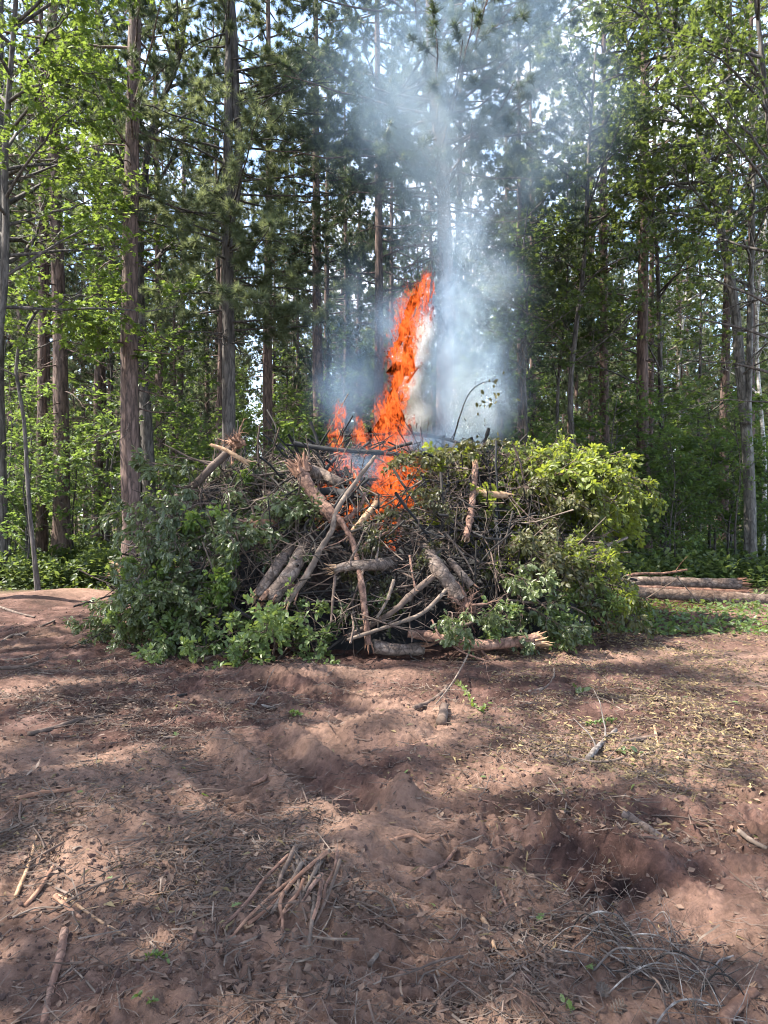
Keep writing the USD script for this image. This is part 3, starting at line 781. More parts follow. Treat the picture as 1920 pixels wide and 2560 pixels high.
def sapling(k, loc, rotz, s):
    if k not in sap0:
        sap0[k] = plant_tree('understorey_sapling', SAPL, 'sapling', (0, 0, 0), *SAP[k], 'dark_bark', 'undergrowth_leaf', 'understorey saplings')
        place(UsdGeom.Xform(sap0[k]), loc, rotz, s)
    else:
        copy_of(sap0[k], loc, rotz, s)


n = 0
for _ in range(3000):
    y = 15.8 + 32 * r_.uniform() ** 1.4
    x = r_.uniform(-.60, .60) * y
    if y < 17.5 and -4.5 < x < 4.5:
        continue
    sapling(int(r_.integers(4)), seat(x, y), r_.uniform(0, 6.28), r_.uniform(.7, 1.45))
    n += 1
    if n >= 230:
        break

# -- low ground cover under the trees
hb = np.random.default_rng(71)
q = hb.uniform(-1, 1, (260, 1)) * [[.16, .16, 0]] + hb.uniform(0, 1, (260, 1)) * [[0, 0, .5]]
q[:, :2] = hb.normal(0, .22, (260, 2))
q[:, 2] = hb.uniform(.03, .5, 260) * np.exp(-(q[:, 0] ** 2 + q[:, 1] ** 2) / .15)
dirs = unit(hb.normal(size=(260, 3)) * [1, 1, .4])
herb = leaves('oval', q, dirs, unit(np.array([0, 0, 1.0]) + hb.normal(0, .35, (260, 3))), hb.uniform(.05, .12, 260))
pi = UsdGeom.PointInstancer.Define(stage, '/World/undergrowth')
tag(pi.GetPrim(), 'low green leafy undergrowth covering the forest floor behind the clearing', 'undergrowth', None, 'stuff')
pm = usdkit.mesh(stage, '/World/undergrowth/herb', herb, M['maple_dark'])
pm.CreateDoubleSidedAttr(True)
pi.CreatePrototypesRel().SetTargets(['/World/undergrowth/herb'])
pos = []
while len(pos) < 1500:
    y = 14.6 + 22 * hb.uniform() ** 1.6
    x = hb.uniform(-.62, .62) * y
    if y > edge_of_wood(x) + .5:
        pos.append((x, y))
pos = np.array(pos)
pz = gz(pos[:, 0], pos[:, 1])
ang = hb.uniform(0, 6.28, len(pos))
pi.CreatePositionsAttr(Vt.Vec3fArray.FromNumpy(np.column_stack([pos, pz]).astype(np.float32)))
pi.CreateProtoIndicesAttr(Vt.IntArray.FromNumpy(np.zeros(len(pos), np.int32)))
pi.CreateOrientationsAttr(Vt.QuathArray([Gf.Quath(float(np.cos(a / 2)), 0, 0, float(np.sin(a / 2))) for a in ang]))
sc = hb.uniform(.7, 1.7, (len(pos), 1)) * np.array([[1, 1, 1.1]])
pi.CreateScalesAttr(Vt.Vec3fArray.FromNumpy(sc.astype(np.float32)))

# ------------------------------------------------------------------ the burning brush pile
PX_TOP = [(280, 1520), (350, 1370), (450, 1255), (560, 1165), (650, 1165), (750, 1150), (900, 1125), (1050, 1120), (1130, 1160), (1200, 1150), (1330, 1130), (1450, 1120), (1530, 1150), (1600, 1260), (1660, 1420)]
TX = np.array([(p - 960) / F * 10.4 for p, _ in PX_TOP])
TZ = np.array([CZ + (1280 - q) / F * 10.4 for _, q in PX_TOP])


def heap(x, y, k=1.0):
    """Height of the pile's surface over the ground plan (zero outside it)."""
    top = np.interp(x, TX, TZ, left=0, right=0)
    cy = 10.5 + .22 * np.maximum(x, 0) + .06 * np.maximum(-x, 0)
    hb = 2.9 * np.sqrt(np.clip(1 - ((x + .05) / 4.6) ** 2, 0.02, 1)) * k
    u = np.clip(np.abs(y - cy) / hb, 0, 1)
    return top * k * (1 - u ** 1.8) ** .75


def front(px, py, depth=0.0):
    """The point of the pile's front surface seen at this spot of the photograph, sunk in by depth."""
    ds = np.linspace(6.5, 12.5, 240)
    P = np.stack([at(px, py, d) for d in ds])
    inside = np.nonzero(P[:, 2] <= heap(P[:, 0], P[:, 1]))[0]
    d = ds[inside[0]] if len(inside) else 10.6
    if not len(inside) and py > 1400:
        d = min(F * CZ / (py - 1280), 10.5)
    return at(px, py, d + depth)


rp = np.random.default_rng(101)
# the dark heart of the pile: earth, ash and packed branches
s = np.linspace(-4.1, 4.3, 90)
tt = np.linspace(7.4, 13.6, 70)
HX, HY = np.meshgrid(s, tt)
HZ = heap(HX, HY, .80) * (.80 - .45 * np.exp(-((HX + .1) / 1.0) ** 2 - ((HY - 9.6) / 1.1) ** 2)) + .3 * (meshkit.fbm(np.stack([HX * 2.2, HY * 2.2, 0 * HX], -1), 4, 8) - .5) - .12
hc = np.clip((3.4 - HX) / 1.2, 0, 1) * np.clip((HX + 3.6) / .8, 0, 1)
HZ = HZ * hc - .5 * (1 - hc)
HZ = np.maximum(HZ, gz(HX, HY) - .25)
a1 = (np.arange(69)[:, None] * 90 + np.arange(89)[None]).ravel()
core = thing('ash_heap', 'charred black heap of ash and earth inside the burning brush pile', 'ash heap', (0, 10.4, 0))
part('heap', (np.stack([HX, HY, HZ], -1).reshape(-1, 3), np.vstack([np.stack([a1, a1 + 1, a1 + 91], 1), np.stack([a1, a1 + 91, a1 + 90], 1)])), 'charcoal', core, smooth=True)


def heap_points(n, x0, x1, rng, k=1.0, u0=-1.0, u1=.35):
    """Random points on the pile's surface, most of them on the side towards us, with the outward normal."""
    x = rng.uniform(x0, x1, n)
    cy = 10.5 + .22 * np.maximum(x, 0) + .06 * np.maximum(-x, 0)
    hb = 2.9 * np.sqrt(np.clip(1 - ((x + .05) / 4.6) ** 2, 0.02, 1)) * k
    y = cy + hb * rng.uniform(u0, u1, n) * .97
    z = heap(x, y, k)
    e = .05
    nx, ny = (heap(x + e, y, k) - heap(x - e, y, k)) / (2 * e), (heap(x, y + e, k) - heap(x, y - e, k)) / (2 * e)
    return np.column_stack([x, y, z]), unit(np.column_stack([-np.clip(nx, -3, 3), -np.clip(ny, -3, 3), np.ones(n)]))


def sticks_on_heap(n, x0, x1, rng, L, r, k=1.0, steep=.5, K=7, wig=.10, u0=-1.0, u1=.4):
    p, nrm = heap_points(n, x0, x1, rng, k, u0, u1)
    d = rng.normal(size=(n, 3))
    d = unit(d - nrm * (d * nrm).sum(1, keepdims=True) * (1 - steep))
    ln = L * rng.uniform(.35, 1.2, n)
    s = np.linspace(-.5, .5, K)[None, :, None]
    P = p[:, None] + d[:, None] * s * ln[:, None, None] + rng.normal(0, wig, (n, 1, 3)) * (s ** 2) * ln[:, None, None] * 2 + rng.normal(0, wig * .12, (n, K, 3)) * ln[:, None, None]
    P[..., 2] = np.maximum(P[..., 2], gz(P[..., 0], P[..., 1]) + .01)
    R = r * np.minimum(rng.lognormal(0, .4, n), 1.8)[:, None] * np.linspace(1, .35, K)[None]
    c = P[:, K // 2]
    cx, cy = 960 + c[:, 0] / c[:, 1] * F, 1280 - (c[:, 2] - CZ) / c[:, 1] * F
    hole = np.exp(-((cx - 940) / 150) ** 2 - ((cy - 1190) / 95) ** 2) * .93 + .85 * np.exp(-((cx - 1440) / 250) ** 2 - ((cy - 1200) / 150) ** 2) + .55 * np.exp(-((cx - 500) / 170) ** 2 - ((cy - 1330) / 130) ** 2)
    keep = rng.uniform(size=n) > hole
    return P[keep], R[keep]


# the mass of packed sticks nobody could count, in three tones
tw = thing('brush_tangle', 'dense tangle of packed dark sticks and twigs filling the burning pile', 'brush', (0, 10.4, 0), kind='stuff')
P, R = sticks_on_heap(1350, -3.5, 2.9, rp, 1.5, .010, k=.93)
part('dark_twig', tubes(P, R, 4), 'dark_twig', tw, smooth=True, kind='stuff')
P, R = sticks_on_heap(720, -3.4, 2.9, rp, 1.3, .008, k=.98)
P2, _ = grow(P, 3, .3, 1, .45, .7, .1, .15, rp, K=4)
part('brown_twig', cat(tubes(P, R, 4), tubes(P2, np.tile([.004, .003, .0025, .0015], (len(P2), 1)), 3)), 'brown_twig', tw, smooth=True, kind='stuff')
P, R = sticks_on_heap(230, -2.2, 2.7, rp, 1.0, .007, k=1.02, u0=-1, u1=-.1)
P2, _ = grow(P, 3, .3, 1, .4, .7, .1, .15, rp, K=4)
part('grey_twig', cat(tubes(P, R, 4), tubes(P2, np.tile([.004, .003, .0025, .0015], (len(P2), 1)), 3)), 'grey_twig', tw, smooth=True, kind='stuff')
P, R = sticks_on_heap(420, -1.3, 1.5, rp, 1.5, .015, k=.97, u0=-.75, u1=.5)
part('charred_twig', tubes(P, R, 5), 'charcoal', tw, smooth=True, kind='stuff')


# -- single limbs, poles and logs of the pile
def limb(name, label, catg, pts, r0, r1, bark, seed, torn=(0, 0), side=0, S=10, knots=2, wood='torn_wood', bump=.06, extra=None):
    """pts: world points. torn: (n shards at the first end, n at the last)."""
    g = np.random.default_rng(seed)
    pts = np.asarray(pts, float)
    t = thing(name, label, catg, pts[np.argmin(pts[:, 2])])
    st = tag(part('stem', log_mesh(pts, r0, r1, g, S=S, knots=knots, bump=bump), bark, t, smooth=True))
    if torn[0]:
        part('torn_end', shards(pts[0], pts[0] - pts[1], r0, torn[0], r0 * 3.0, g), wood, st)
    if torn[1]:
        part('torn_end', shards(pts[-1], pts[-1] - pts[-2], r1, torn[1], r1 * 3.0, g), wood, st)
    if side:
        P, _ = grow(spline(pts, 12)[None], side, .15, .95, .35 + 6 * r0, .9, .1, .2, g, K=5)
        rr = min(r0, r1 * 2) * .35
        for k in range(side):
            part('side_twig', tubes(P[k], taper(0, rr, rr * .3, 5), 5), bark, t, smooth=True)
    if extra:
        for pp, ra, rb in extra:
            part('side_limb', log_mesh(np.asarray(pp, float), ra, rb, g, S=8, knots=1), bark, t, smooth=True)
    return t


def A(px, py, d, sink=0.0):
    """Like at, but lying on the front of the pile wherever that is nearer."""
    p = front(px, py, sink - .10)
    return p if 1180 < py < 1560 and (p[1] < d or sink) and d < 9.75 else at(px, py, d)


limb('log', 'thick barked log leaning out of the pile, right one of a leaning pair', 'log', [A(772, 1345, 9.0, .55), A(735, 1420, 8.5), A(676, 1500, 8.15)], .078, .098, 'log_bark', 1, (0, 9), wood='torn_wood')
limb('log', 'slimmer barked log leaning out of the pile, left one of a leaning pair', 'log', [A(738, 1352, 9.25, .55), A(694, 1415, 8.85), A(645, 1490, 8.5)], .060, .072, 'log_bark', 2, (0, 8), wood='pale_wood')
limb('broken_trunk', 'broken limb with a tall splintered orange brown top pointing up before the flames', 'broken trunk', [A(752, 1175, 8.9), A(770, 1215, 8.85), A(805, 1262, 8.8), A(850, 1312, 9.1)], .085, .075, 'red_bark', 3, (34, 0), wood='torn_wood')
limb('log', 'short barked log running back from the splintered limb towards the fire', 'log', [A(760, 1172, 9.1), A(800, 1185, 9.3), A(855, 1210, 9.6)], .085, .07, 'log_bark', 4, (20, 0))
limb('pole', 'long pale crooked pole reaching from the front foot of the pile up to the flames', 'pole', [A(938, 1142, 9.0), A(900, 1190, 8.75), A(845, 1270, 8.4), A(830, 1325, 8.3), A(800, 1375, 8.2), A(775, 1425, 8.15), A(715, 1510, 8.1)], .022, .042, 'grey_twig', 5, (0, 5), 3, bump=.12,
     wood='pale_wood')
limb('pole', 'reddish barked pole dropping from the fork of the pale pole to the ground in front', 'pole', [A(836, 1281, 8.38), A(856, 1310, 8.3), A(880, 1352, 8.2), A(896, 1420, 8.0), A(908, 1490, 7.85), A(921, 1612, 7.65)], .030, .036, 'red_bark', 6, (0, 4), 2, bump=.12)
limb('split_branch', 'split pale branch end slanting up beside the flames right of the pale pole', 'branch', [A(944, 1258, 8.7), A(915, 1290, 8.6), A(870, 1342, 8.5)], .05, .03, 'pale_wood', 7, (10, 8), wood='pale_wood')
limb('branch', 'thin brown crooked branch rising right of the crossing poles', 'branch', [A(912, 1232, 8.7), A(903, 1262, 8.6), A(882, 1285, 8.5), A(862, 1300, 8.45)], .02, .03, 'red_bark', 8, (0, 0), 3)
limb('log', 'log end torn bright red brown jutting from the shaded middle left of the pile', 'log', [A(626, 1315, 9.2), A(662, 1313, 9.3), A(712, 1312, 9.7, .55)], .07, .075, 'torn_wood', 9, (22, 0), wood='red_bark')
limb('log', 'pale splintered log lying level at the left edge of the pile', 'log', [A(300, 1424, 10.0), A(345, 1430, 9.95), A(400, 1430, 9.9), A(490, 1424, 10.2)], .075, .10, 'torn_wood', 10, (26, 0), wood='pale_wood')
limb('limb', 'brown limb slanting up left to the torn root end on top of the left shoulder', 'limb', [A(588, 1108, 9.9), A(560, 1140, 9.8), A(525, 1172, 9.7), A(495, 1205, 9.7), A(440, 1245, 9.8)], .055, .05, 'brown_twig', 11, (0, 0), 3)
limb('pale_stick', 'bare yellowish split stick crossing the limb on the left shoulder of the pile', 'stick', [A(527, 1112, 9.6), A(562, 1124, 9.55), A(590, 1140, 9.5), A(618, 1156, 9.5)], .022, .035, 'pale_wood', 12, (3, 8), wood='pale_wood')
limb('log', 'grey brown log lying level in the middle of the pile behind the reddish pole', 'log', [A(835, 1424, 8.6), A(880, 1414, 8.6), A(940, 1412, 8.65), A(1000, 1404, 9.0, .55)], .05, .075, 'log_bark', 13, (14, 0), 3, wood='pale_wood')
limb('limb', 'smooth cut limb curving from the front foot of the pile up to the right', 'limb', [A(868, 1592, 7.75), A(930, 1560, 7.8), A(985, 1527, 7.85), A(1035, 1480, 7.95), A(1096, 1432, 8.3)], .026, .038, 'brown_twig', 14, (3, 0), 2, bump=.1)
limb('limb', 'second smooth limb lying just under the curving cut one', 'limb', [A(868, 1600, 7.6), A(940, 1576, 7.65), A(1000, 1556, 7.7), A(1060, 1530, 7.8), A(1120, 1470, 8.1)], .018, .025, 'grey_twig', 15, (0, 0), 3)
limb('log', 'thick barked trunk slanting down right to an upturned root clump', 'log', [A(1052, 1355, 9.3, .55), A(1090, 1415, 8.8), A(1120, 1455, 8.5), A(1150, 1500, 8.3)], .08, .095, 'log_bark', 16, (0, 0))
limb('limb', 'barked limb beside the thick trunk that ends in a root clump, on its right', 'limb', [A(1110, 1385, 9.2, .55), A(1140, 1420, 9.0), A(1178, 1465, 8.7)], .04, .05, 'log_bark', 17, (0, 3))
limb('log', 'long reddish log with a frayed pale end lying on the ground before the pile', 'log', [A(1020, 1583, 7.75), A(1070, 1590, 7.75), A(1130, 1602, 7.7), A(1200, 1612, 7.65), A(1262, 1608, 7.7), A(1340, 1598, 7.8)], .05, .062, 'red_bark', 18, (0, 16), 2, wood='pale_wood')
limb('log', 'short dark rotting log lying at the front foot of the pile', 'log', [A(935, 1616, 7.75), A(985, 1624, 7.75), A(1060, 1622, 7.8)], .075, .06, 'log_bark', 19, (0, 10), wood='torn_wood')
limb('peeled_pole', 'upright pole with patchy orange bark standing in the right half of the pile', 'pole', [A(1189, 1162, 9.6), A(1184, 1220, 9.4), A(1176, 1290, 9.2), A(1165, 1346, 9.1)], .04, .045, 'red_bark', 20, (10, 6), 1, wood='pale_wood')
limb('log', 'pale barkless broken limb jutting right behind the upright pole', 'log', [A(1186, 1225, 9.7), A(1220, 1236, 9.65), A(1268, 1238, 9.7)], .06, .04, 'pale_wood', 21, (0, 10), wood='pale_wood')
limb('limb', 'long grey limb rising to the right along the foot of the green bush', 'limb', [A(1300, 1425, 9.6), A(1370, 1408, 9.5), A(1440, 1390, 9.5), A(1500, 1370, 9.6), A(1568, 1344, 9.8)], .045, .018, 'grey_twig', 22, (0, 0), 4)
limb('charred_limb', 'long blackened limb lying level across the fire', 'limb', [A(735, 1108, 9.7), A(800, 1120, 9.65), A(870, 1127, 9.6), A(950, 1132, 9.6), A(1062, 1146, 9.7)], .035, .028, 'charcoal', 23, (0, 0), 5)
limb('charred_limb', 'thinner blackened limb crossing the flames above the long level one', 'limb', [A(822, 1090, 10.4), A(900, 1088, 10.4), A(960, 1086, 10.4), A(1020, 1086, 10.5)], .026, .02, 'charcoal', 24, (0, 0), 3)
limb('charred_limb', 'smoky dark limb sloping down right behind the fire to the green bush', 'limb', [A(1020, 1082, 10.8), A(1100, 1094, 10.8), A(1150, 1108, 10.7), A(1222, 1130, 10.6)], .03, .02, 'charcoal', 25, (0, 0), 2)
limb('charred_limb', 'short blackened stub jutting up left inside the flames', 'limb', [A(800, 1190, 9.4), A(825, 1160, 9.4), A(848, 1138, 9.5)], .03, .02, 'charcoal', 26, (0, 0), 2)
limb('charred_limb', 'black log glowing at its edge low in the fire', 'limb', [A(790, 1232, 9.2), A(830, 1228, 9.3), A(880, 1240, 9.5)], .055, .05, 'charcoal', 27)
limb('dark_branch', 'thin black branch with curled dead leaves standing in the smoke right of the fire', 'branch', [A(1133, 1100, 10.2), A(1150, 1040, 10.2), A(1172, 985, 10.2), A(1205, 958, 10.2), A(1245, 952, 10.2)], .010, .004, 'charcoal', 28, (0, 0), 5)
_g = np.random.default_rng(28)
_q = np.array([at(*_g.normal((1225, 1000), (28, 45)), 10.2 + _g.normal(0, .1)) for _ in range(26)])
part('curled_leaves', leaves('oval', _q, _g.normal(0, .5, (26, 3)) - [0, 0, .8], _g.normal(size=(26, 3)), _g.uniform(.05, .09, 26)), 'wilted_leaf', stage.GetPrimAtPath('/World/dark_branch'), kind='stuff')
for k, (pts, r, lab) in enumerate([
        ([A(1112, 1330, 8.7), A(1140, 1365, 8.6), A(1165, 1400, 8.5), A(1185, 1438, 8.45)], .014, 'grey forked twig hanging down in front of the right half of the pile'),
        ([A(1200, 1330, 8.8), A(1225, 1375, 8.6), A(1240, 1440, 8.4), A(1250, 1480, 8.3)], .010, 'thin pale twig bent down left of the long grey limb'),
        ([A(1025, 1390, 8.5), A(1030, 1430, 8.3), A(1040, 1480, 8.2)], .018, 'short brown stick standing upright left of the thick slanting trunk'),
        ([A(985, 1450, 8.3), A(968, 1500, 8.1), A(942, 1545, 7.9)], .022, 'reddish stick slanting down left behind the curving limb'),
        ([A(838, 1440, 8.3), A(832, 1500, 8.1), A(828, 1555, 7.9)], .020, 'straight brown stick standing below the level log'),
        ([A(560, 1490, 8.5), A(548, 1540, 8.2), A(520, 1590, 7.9), A(515, 1610, 7.85)], .020, 'dark branch pointing down left in the leafy front of the pile'),
        ([A(562, 1490, 8.5), A(590, 1520, 8.3), A(630, 1545, 8.1)], .018, 'dark branch pointing down right in the leafy front of the pile'),
        ([A(725, 1460, 8.4), A(712, 1510, 8.1), A(690, 1550, 7.95)], .014, 'thin pale stick right of the pair of barked logs'),
        ([A(1000, 1290, 8.9), A(985, 1320, 8.8), A(915, 1360, 8.6), A(905, 1400, 8.5)], .020, 'brown bent branch left of the reddish pole in the middle of the pile'),
        ([A(1270, 1500, 8.6), A(1340, 1508, 8.5), A(1420, 1515, 8.4), A(1465, 1535, 8.3)], .016, 'pale lichened branch lying low across the right foot of the pile'),
        ([A(1090, 1570, 7.9), A(1150, 1565, 7.85), A(1205, 1550, 7.9), A(1222, 1552, 7.95)], .026, 'bare curved root stick at the right foot of the root clump'),
        ([A(1080, 1550, 7.6), A(1100, 1590, 7.4), A(1140, 1620, 7.2), A(1170, 1636, 7.1), A(1240, 1660, 6.9), A(1330, 1690, 6.8)], .012, 'long thin pale branch trailing from the pile over the bare soil'),
        ([A(1170, 1636, 7.1), A(1150, 1675, 6.6), A(1125, 1715, 6.2), A(1090, 1760, 5.8)], .009, 'thin twig trailing forward over the bare soil from the pale branch'),
        ([A(900, 1535, 7.7), A(985, 1566, 7.55), A(1040, 1580, 7.5)], .010, 'thin yellowish twig lying across the two curving limbs'),
        ([A(770, 1420, 8.3), A(748, 1470, 8.1), A(735, 1512, 7.9)], .016, 'brown stick between the pair of logs and the pale pole'),
        ([A(655, 1180, 9.6), A(690, 1205, 9.5), A(725, 1255, 9.4)], .016, 'dark crooked branch under the splintered limb'),
        ([A(668, 1025, 10.2), A(690, 1070, 10.0), A(682, 1110, 9.9)], .012, 'bare dark twig standing up from the top of the pile left of the fire'),
        ([A(1560, 1240, 10.4), A(1530, 1250, 10.2), A(1480, 1262, 10.1), A(1420, 1285, 10.0)], .014, 'bare yellowish twig sticking out low from the green bush'),
        ([A(870, 985, 10.4), A(840, 1040, 10.3), A(815, 1085, 10.2)], .008, 'pale bare twig glowing at the upper left edge of the fire'),
        ([A(780, 1290, 9.0), A(762, 1320, 9.0), A(785, 1352, 9.0), A(790, 1385, 9.0)], .018, 'dark crooked stick above the pair of logs')]):
    limb('stick', lab, 'stick', pts, r, r * .6, ['grey_twig', 'brown_twig', 'red_bark'][k % 3] if 'dark' not in lab else 'dark_twig', 200 + k, (0, 0), 2, S=6)


def root_clump(name, label, c, size, seed, mat='root_fibre', n=90, roots=12):
    g = np.random.default_rng(seed)
    t = thing(name, label, 'root clump', c)
    d = unit(g.normal(size=(roots, 3)) + [0, -.3, .3])
    s = np.linspace(0, 1, 7)[None, :, None]
    P = np.asarray(c) + d[:, None] * s * size * g.uniform(.5, 1.2, (roots, 1, 1)) + g.normal(0, .3, (roots, 1, 3)) * s ** 2 * size + g.normal(0, .03, (roots, 7, 3)) * size
    for k in range(roots):
        part('root', tubes(P[k], taper(0, size * .10, size * .015, 7), 6), mat, t, smooth=True)
    F_, _ = grow(P, n // roots, .1, 1, size * .5, .9, 0, .3, g, K=5)
    part('root_fibres', tubes(F_, np.tile(taper(0, size * .018, size * .004, 5), (len(F_), 1)), 3), mat, t, kind='stuff')
    v, f = (lambda m: (np.array(m.vertices), np.array(m.faces)))(__import__('trimesh').creation.icosphere(3, size * .38))
    part('root_crown', rough(v * [1, .8, .8] + np.asarray(c), f, size * .22, 4 / size, seed), mat, t, smooth=True)


root_clump('root_clump', 'torn shaggy root end on top of the left shoulder of the pile', A(592, 1108, 9.85), .26, 301, 'torn_wood', 140, 16)
root_clump('root_clump', 'upturned dark root clump at the foot of the thick slanting trunk', A(1165, 1520, 8.25), .28, 302, 'red_bark', 160, 18)
root_clump('root_clump', 'torn orange root stump on the soil right of the frayed reddish log', on_ground(1505, 1572) + [0, 0, .06], .26, 303, 'root_fibre', 140, 14)
root_clump('root_clump', 'shaggy root wad hanging behind the upright orange barked pole', A(1215, 1200, 10.0), .30, 304, 'dark_twig', 200, 18)


# -- leafy boughs: five growth forms; every other bough is a copy
def bough(kind, L, rng, size, n2, n3, nleaf, droop, up, curve=-.1, wilt=.6):
    p = np.array([[0, 0, 0], [L * .33, L * .03, .06], [L * .66, -L * .03, .02 + curve * L * .4], [L, 0, curve * L]])
    p = spline(p, 9)
    L2, _ = grow(p[None], n2, .1, 1.0, L * .42, .7, up, .14, rng, K=6, taper=.55, sag=.10)
    L3, _ = grow(L2, n3, .2, 1, L * .16, .7, 0, .12, rng, K=4, sag=.15)
    r = .012 * L
    wood = cat(tubes(p, taper(0, r, r * .25, 9), 6), tubes(L2, np.tile(taper(0, r * .4, r * .12, 6), (len(L2), 1)), 4), tubes(L3, np.tile(taper(0, r * .15, r * .06, 4), (len(L3), 1)), 3))
    q, d = along(np.concatenate([L3, L2[:, -4:]]), nleaf, .1, 1, rng)
    m = len(q)
    d = unit(d * .5 + rng.normal(0, .5, (m, 3)) - [0, 0, droop])
    up_ = unit(np.array([0, 0, 1.0]) + rng.normal(0, wilt, (m, 3)))
    return wood, leaves(kind, q + d * size * .25, d, up_, size * rng.uniform(.55, 1.2, m))


rb = np.random.default_rng(111)
BOUGH = {'oak': (bough('oak', 1.1, rb, .105, 10, 4, 6, .55, .0), 'oak_leaf', 'oak_bough'), 'oak2': (bough('oak', 1.3, rb, .11, 11, 4, 5, .9, -.1, -.25), 'oak_leaf', 'oak_bough'),
         'fresh': (bough('oak', .8, rb, .11, 9, 4, 6, .4, .1), 'maple_bright', 'fresh_oak_bough'), 'pale': (bough('oval', .9, rb, .075, 10, 4, 6, .15, .1), 'pale_leaf', 'leafy_sapling_top'), 'elm': (bough('oval', 1.5, rb, .115, 12, 4, 6, .35, .1, -.16), 'elm_leaf', 'elm_bough'),
         'elm2': (bough('oval', 1.9, rb, .12, 13, 4, 6, .3, .15, -.30), 'elm_leaf', 'elm_bough'), 'wilt': (bough('oval', 1.0, rb, .07, 11, 5, 5, .6, .0, -.2), 'wilted_leaf', 'wilted_bough')}
first_b = {}


def put_bough(kind, p, d, roll, s, label, group):
    mesh, leaf, name = BOUGH[kind]
    d = unit(np.asarray(d, float))
    yaw, pitch = math.atan2(d[1], d[0]), math.asin(np.clip(d[2], -1, 1))
    if kind not in first_b:
        t = thing(name, label, 'bough', (0, 0, 0), group)
        part('stem', mesh[0], 'brown_twig', t, smooth=True, local=True)
        part('foliage', mesh[1], leaf, t, local=True, kind='stuff')
        first_b[kind] = t
    else:
        t = copy_of(first_b[kind], p, label=label, name=name)
        if group:
            t.SetCustomDataByKey('group', group)
    x = UsdGeom.Xform(t)
    x.ClearXformOpOrder()
    x.AddTranslateOp().Set(Gf.Vec3d(*map(float, p)))
    x.AddRotateXYZOp().Set(Gf.Vec3f(math.degrees(roll), math.degrees(-pitch), math.degrees(yaw)))
    x.AddScaleOp().Set(Gf.Vec3f(s, s, s))


def boughs_at(kind, spots, label, group, rng, out=.5, s=(.8, 1.15), depth=.12, side=1.0):
    rng = np.random.default_rng(1000 + 7 * len(spots) + int(spots[0][0]))
    for px, py in spots:
        p = front(px, py, depth)
        d = np.array([rng.normal(0, side), -out + rng.normal(0, .35), rng.normal(-.15, .3)])
        put_bough(kind, p, d, rng.uniform(-.6, .6), rng.uniform(*s), label, group)


def jitter(x0, x1, y0, y1, n, rng):
    return np.column_stack([rng.uniform(x0, x1, n), rng.uniform(y0, y1, n)])


boughs_at('oak2', [(460, 1275), (490, 1245), (520, 1220), (430, 1320), (450, 1330), (540, 1260), (430, 1380), (490, 1390), (530, 1330), (430, 1400), (560, 1320), (500, 1290)], 'wilted hanging oak bough with dull leaves on the left shoulder of the pile', 'hanging oak boughs on the left shoulder', rb, .8, (.7, .95), .08, .6)
boughs_at('oak', [(370, 1460), (380, 1510), (420, 1430), (410, 1480), (430, 1500), (460, 1480), (480, 1520), (430, 1530), (410, 1540), (510, 1470), (420, 1400), (460, 1560), (440, 1450), (470, 1430)], 'oak bough with pale undersides at the low left corner of the pile', 'oak boughs at the low left corner', rb, .8, (.6, .8), .1, .55)
boughs_at('oak', [(580, 1220), (630, 1210), (700, 1200), (640, 1290), (570, 1330), (690, 1260), (540, 1200), (600, 1180), (650, 1170), (690, 1160), (560, 1260), (610, 1260), (660, 1235), (540, 1350), (560, 1420), (600, 1370), (520, 1450), (590, 1460)], 'dark oak bough between the left shoulder and the pair of barked logs', 'oak boughs left of the barked logs', rb, .6, (.6, .95), .2)
boughs_at('oak', [(290, 1532), (312, 1545), (345, 1552), (300, 1515), (350, 1520), (385, 1575)], 'low oak bough spilling onto the soil at the left foot of the pile', 'oak boughs spilling at the left foot', rb, .5, (.45, .6), .0, .6)
boughs_at('fresh', [(415, 1400), (480, 1345), (440, 1450), (600, 1440), (500, 1480), (640, 1180), (560, 1300), (480, 1530)], 'fresh bright green oak bough on the left half of the pile', 'fresh oak boughs on the left half', rb, .8, (.5, .75), .0)
boughs_at('pale', [(450, 1560), (500, 1600), (560, 1560), (610, 1600), (660, 1580), (700, 1620), (740, 1580), (480, 1520), (640, 1540), (745, 1550), (680, 1650), (600, 1640), (520, 1650), (450, 1620), (400, 1600)],
          'light green leafy sapling top spread along the front foot of the pile', 'sapling tops along the front foot', rb, .8, (.7, 1.15), .05)
boughs_at('wilt', [(1010, 1290), (1050, 1330), (1000, 1350), (1080, 1280), (1120, 1310), (1060, 1240), (1130, 1380), (1000, 1420), (1150, 1260), (960, 1330), (1100, 1200), (1120, 1165)], 'wilted olive bough in the middle of the pile beside the fire', 'wilted boughs beside the fire', rb, .6, (.6, 1.0), .15)
boughs_at('wilt', [(1230, 1180), (1260, 1230), (1300, 1200), (1240, 1290), (1290, 1290), (1330, 1250), (1270, 1340), (1340, 1330), (1220, 1380), (1300, 1400), (1380, 1420), (1440, 1440), (1500, 1420)], 'wilted olive bough packed under the round green bush', 'wilted boughs under the green bush', rb, .5, (.8, 1.2), .15)
boughs_at('elm', [(1400, 1370), (1450, 1340), (1500, 1350), (1510, 1300), (1420, 1410), (1370, 1400), (1350, 1350)], 'drooping olive elm bough low at the right end of the pile', 'low elm boughs at the right end', rb, .5, (.45, .6), .05, .3)
boughs_at('oak', [(1040, 1470), (1110, 1530), (1230, 1450), (1220, 1530), (1290, 1480), (1290, 1520)], 'dark green oak bough at the shaded right foot of the pile', 'oak boughs at the right foot', rb, .7, (.55, .85), .1)
boughs_at('pale', [(1350, 1510), (1420, 1490), (1480, 1500), (1390, 1540), (1460, 1530), (1300, 1530)], 'flattened leafy branch on the ground at the right foot of the pile', 'flattened branches right of the pile', rb, .7, (.6, .9), .0)
rb = np.random.default_rng(113)
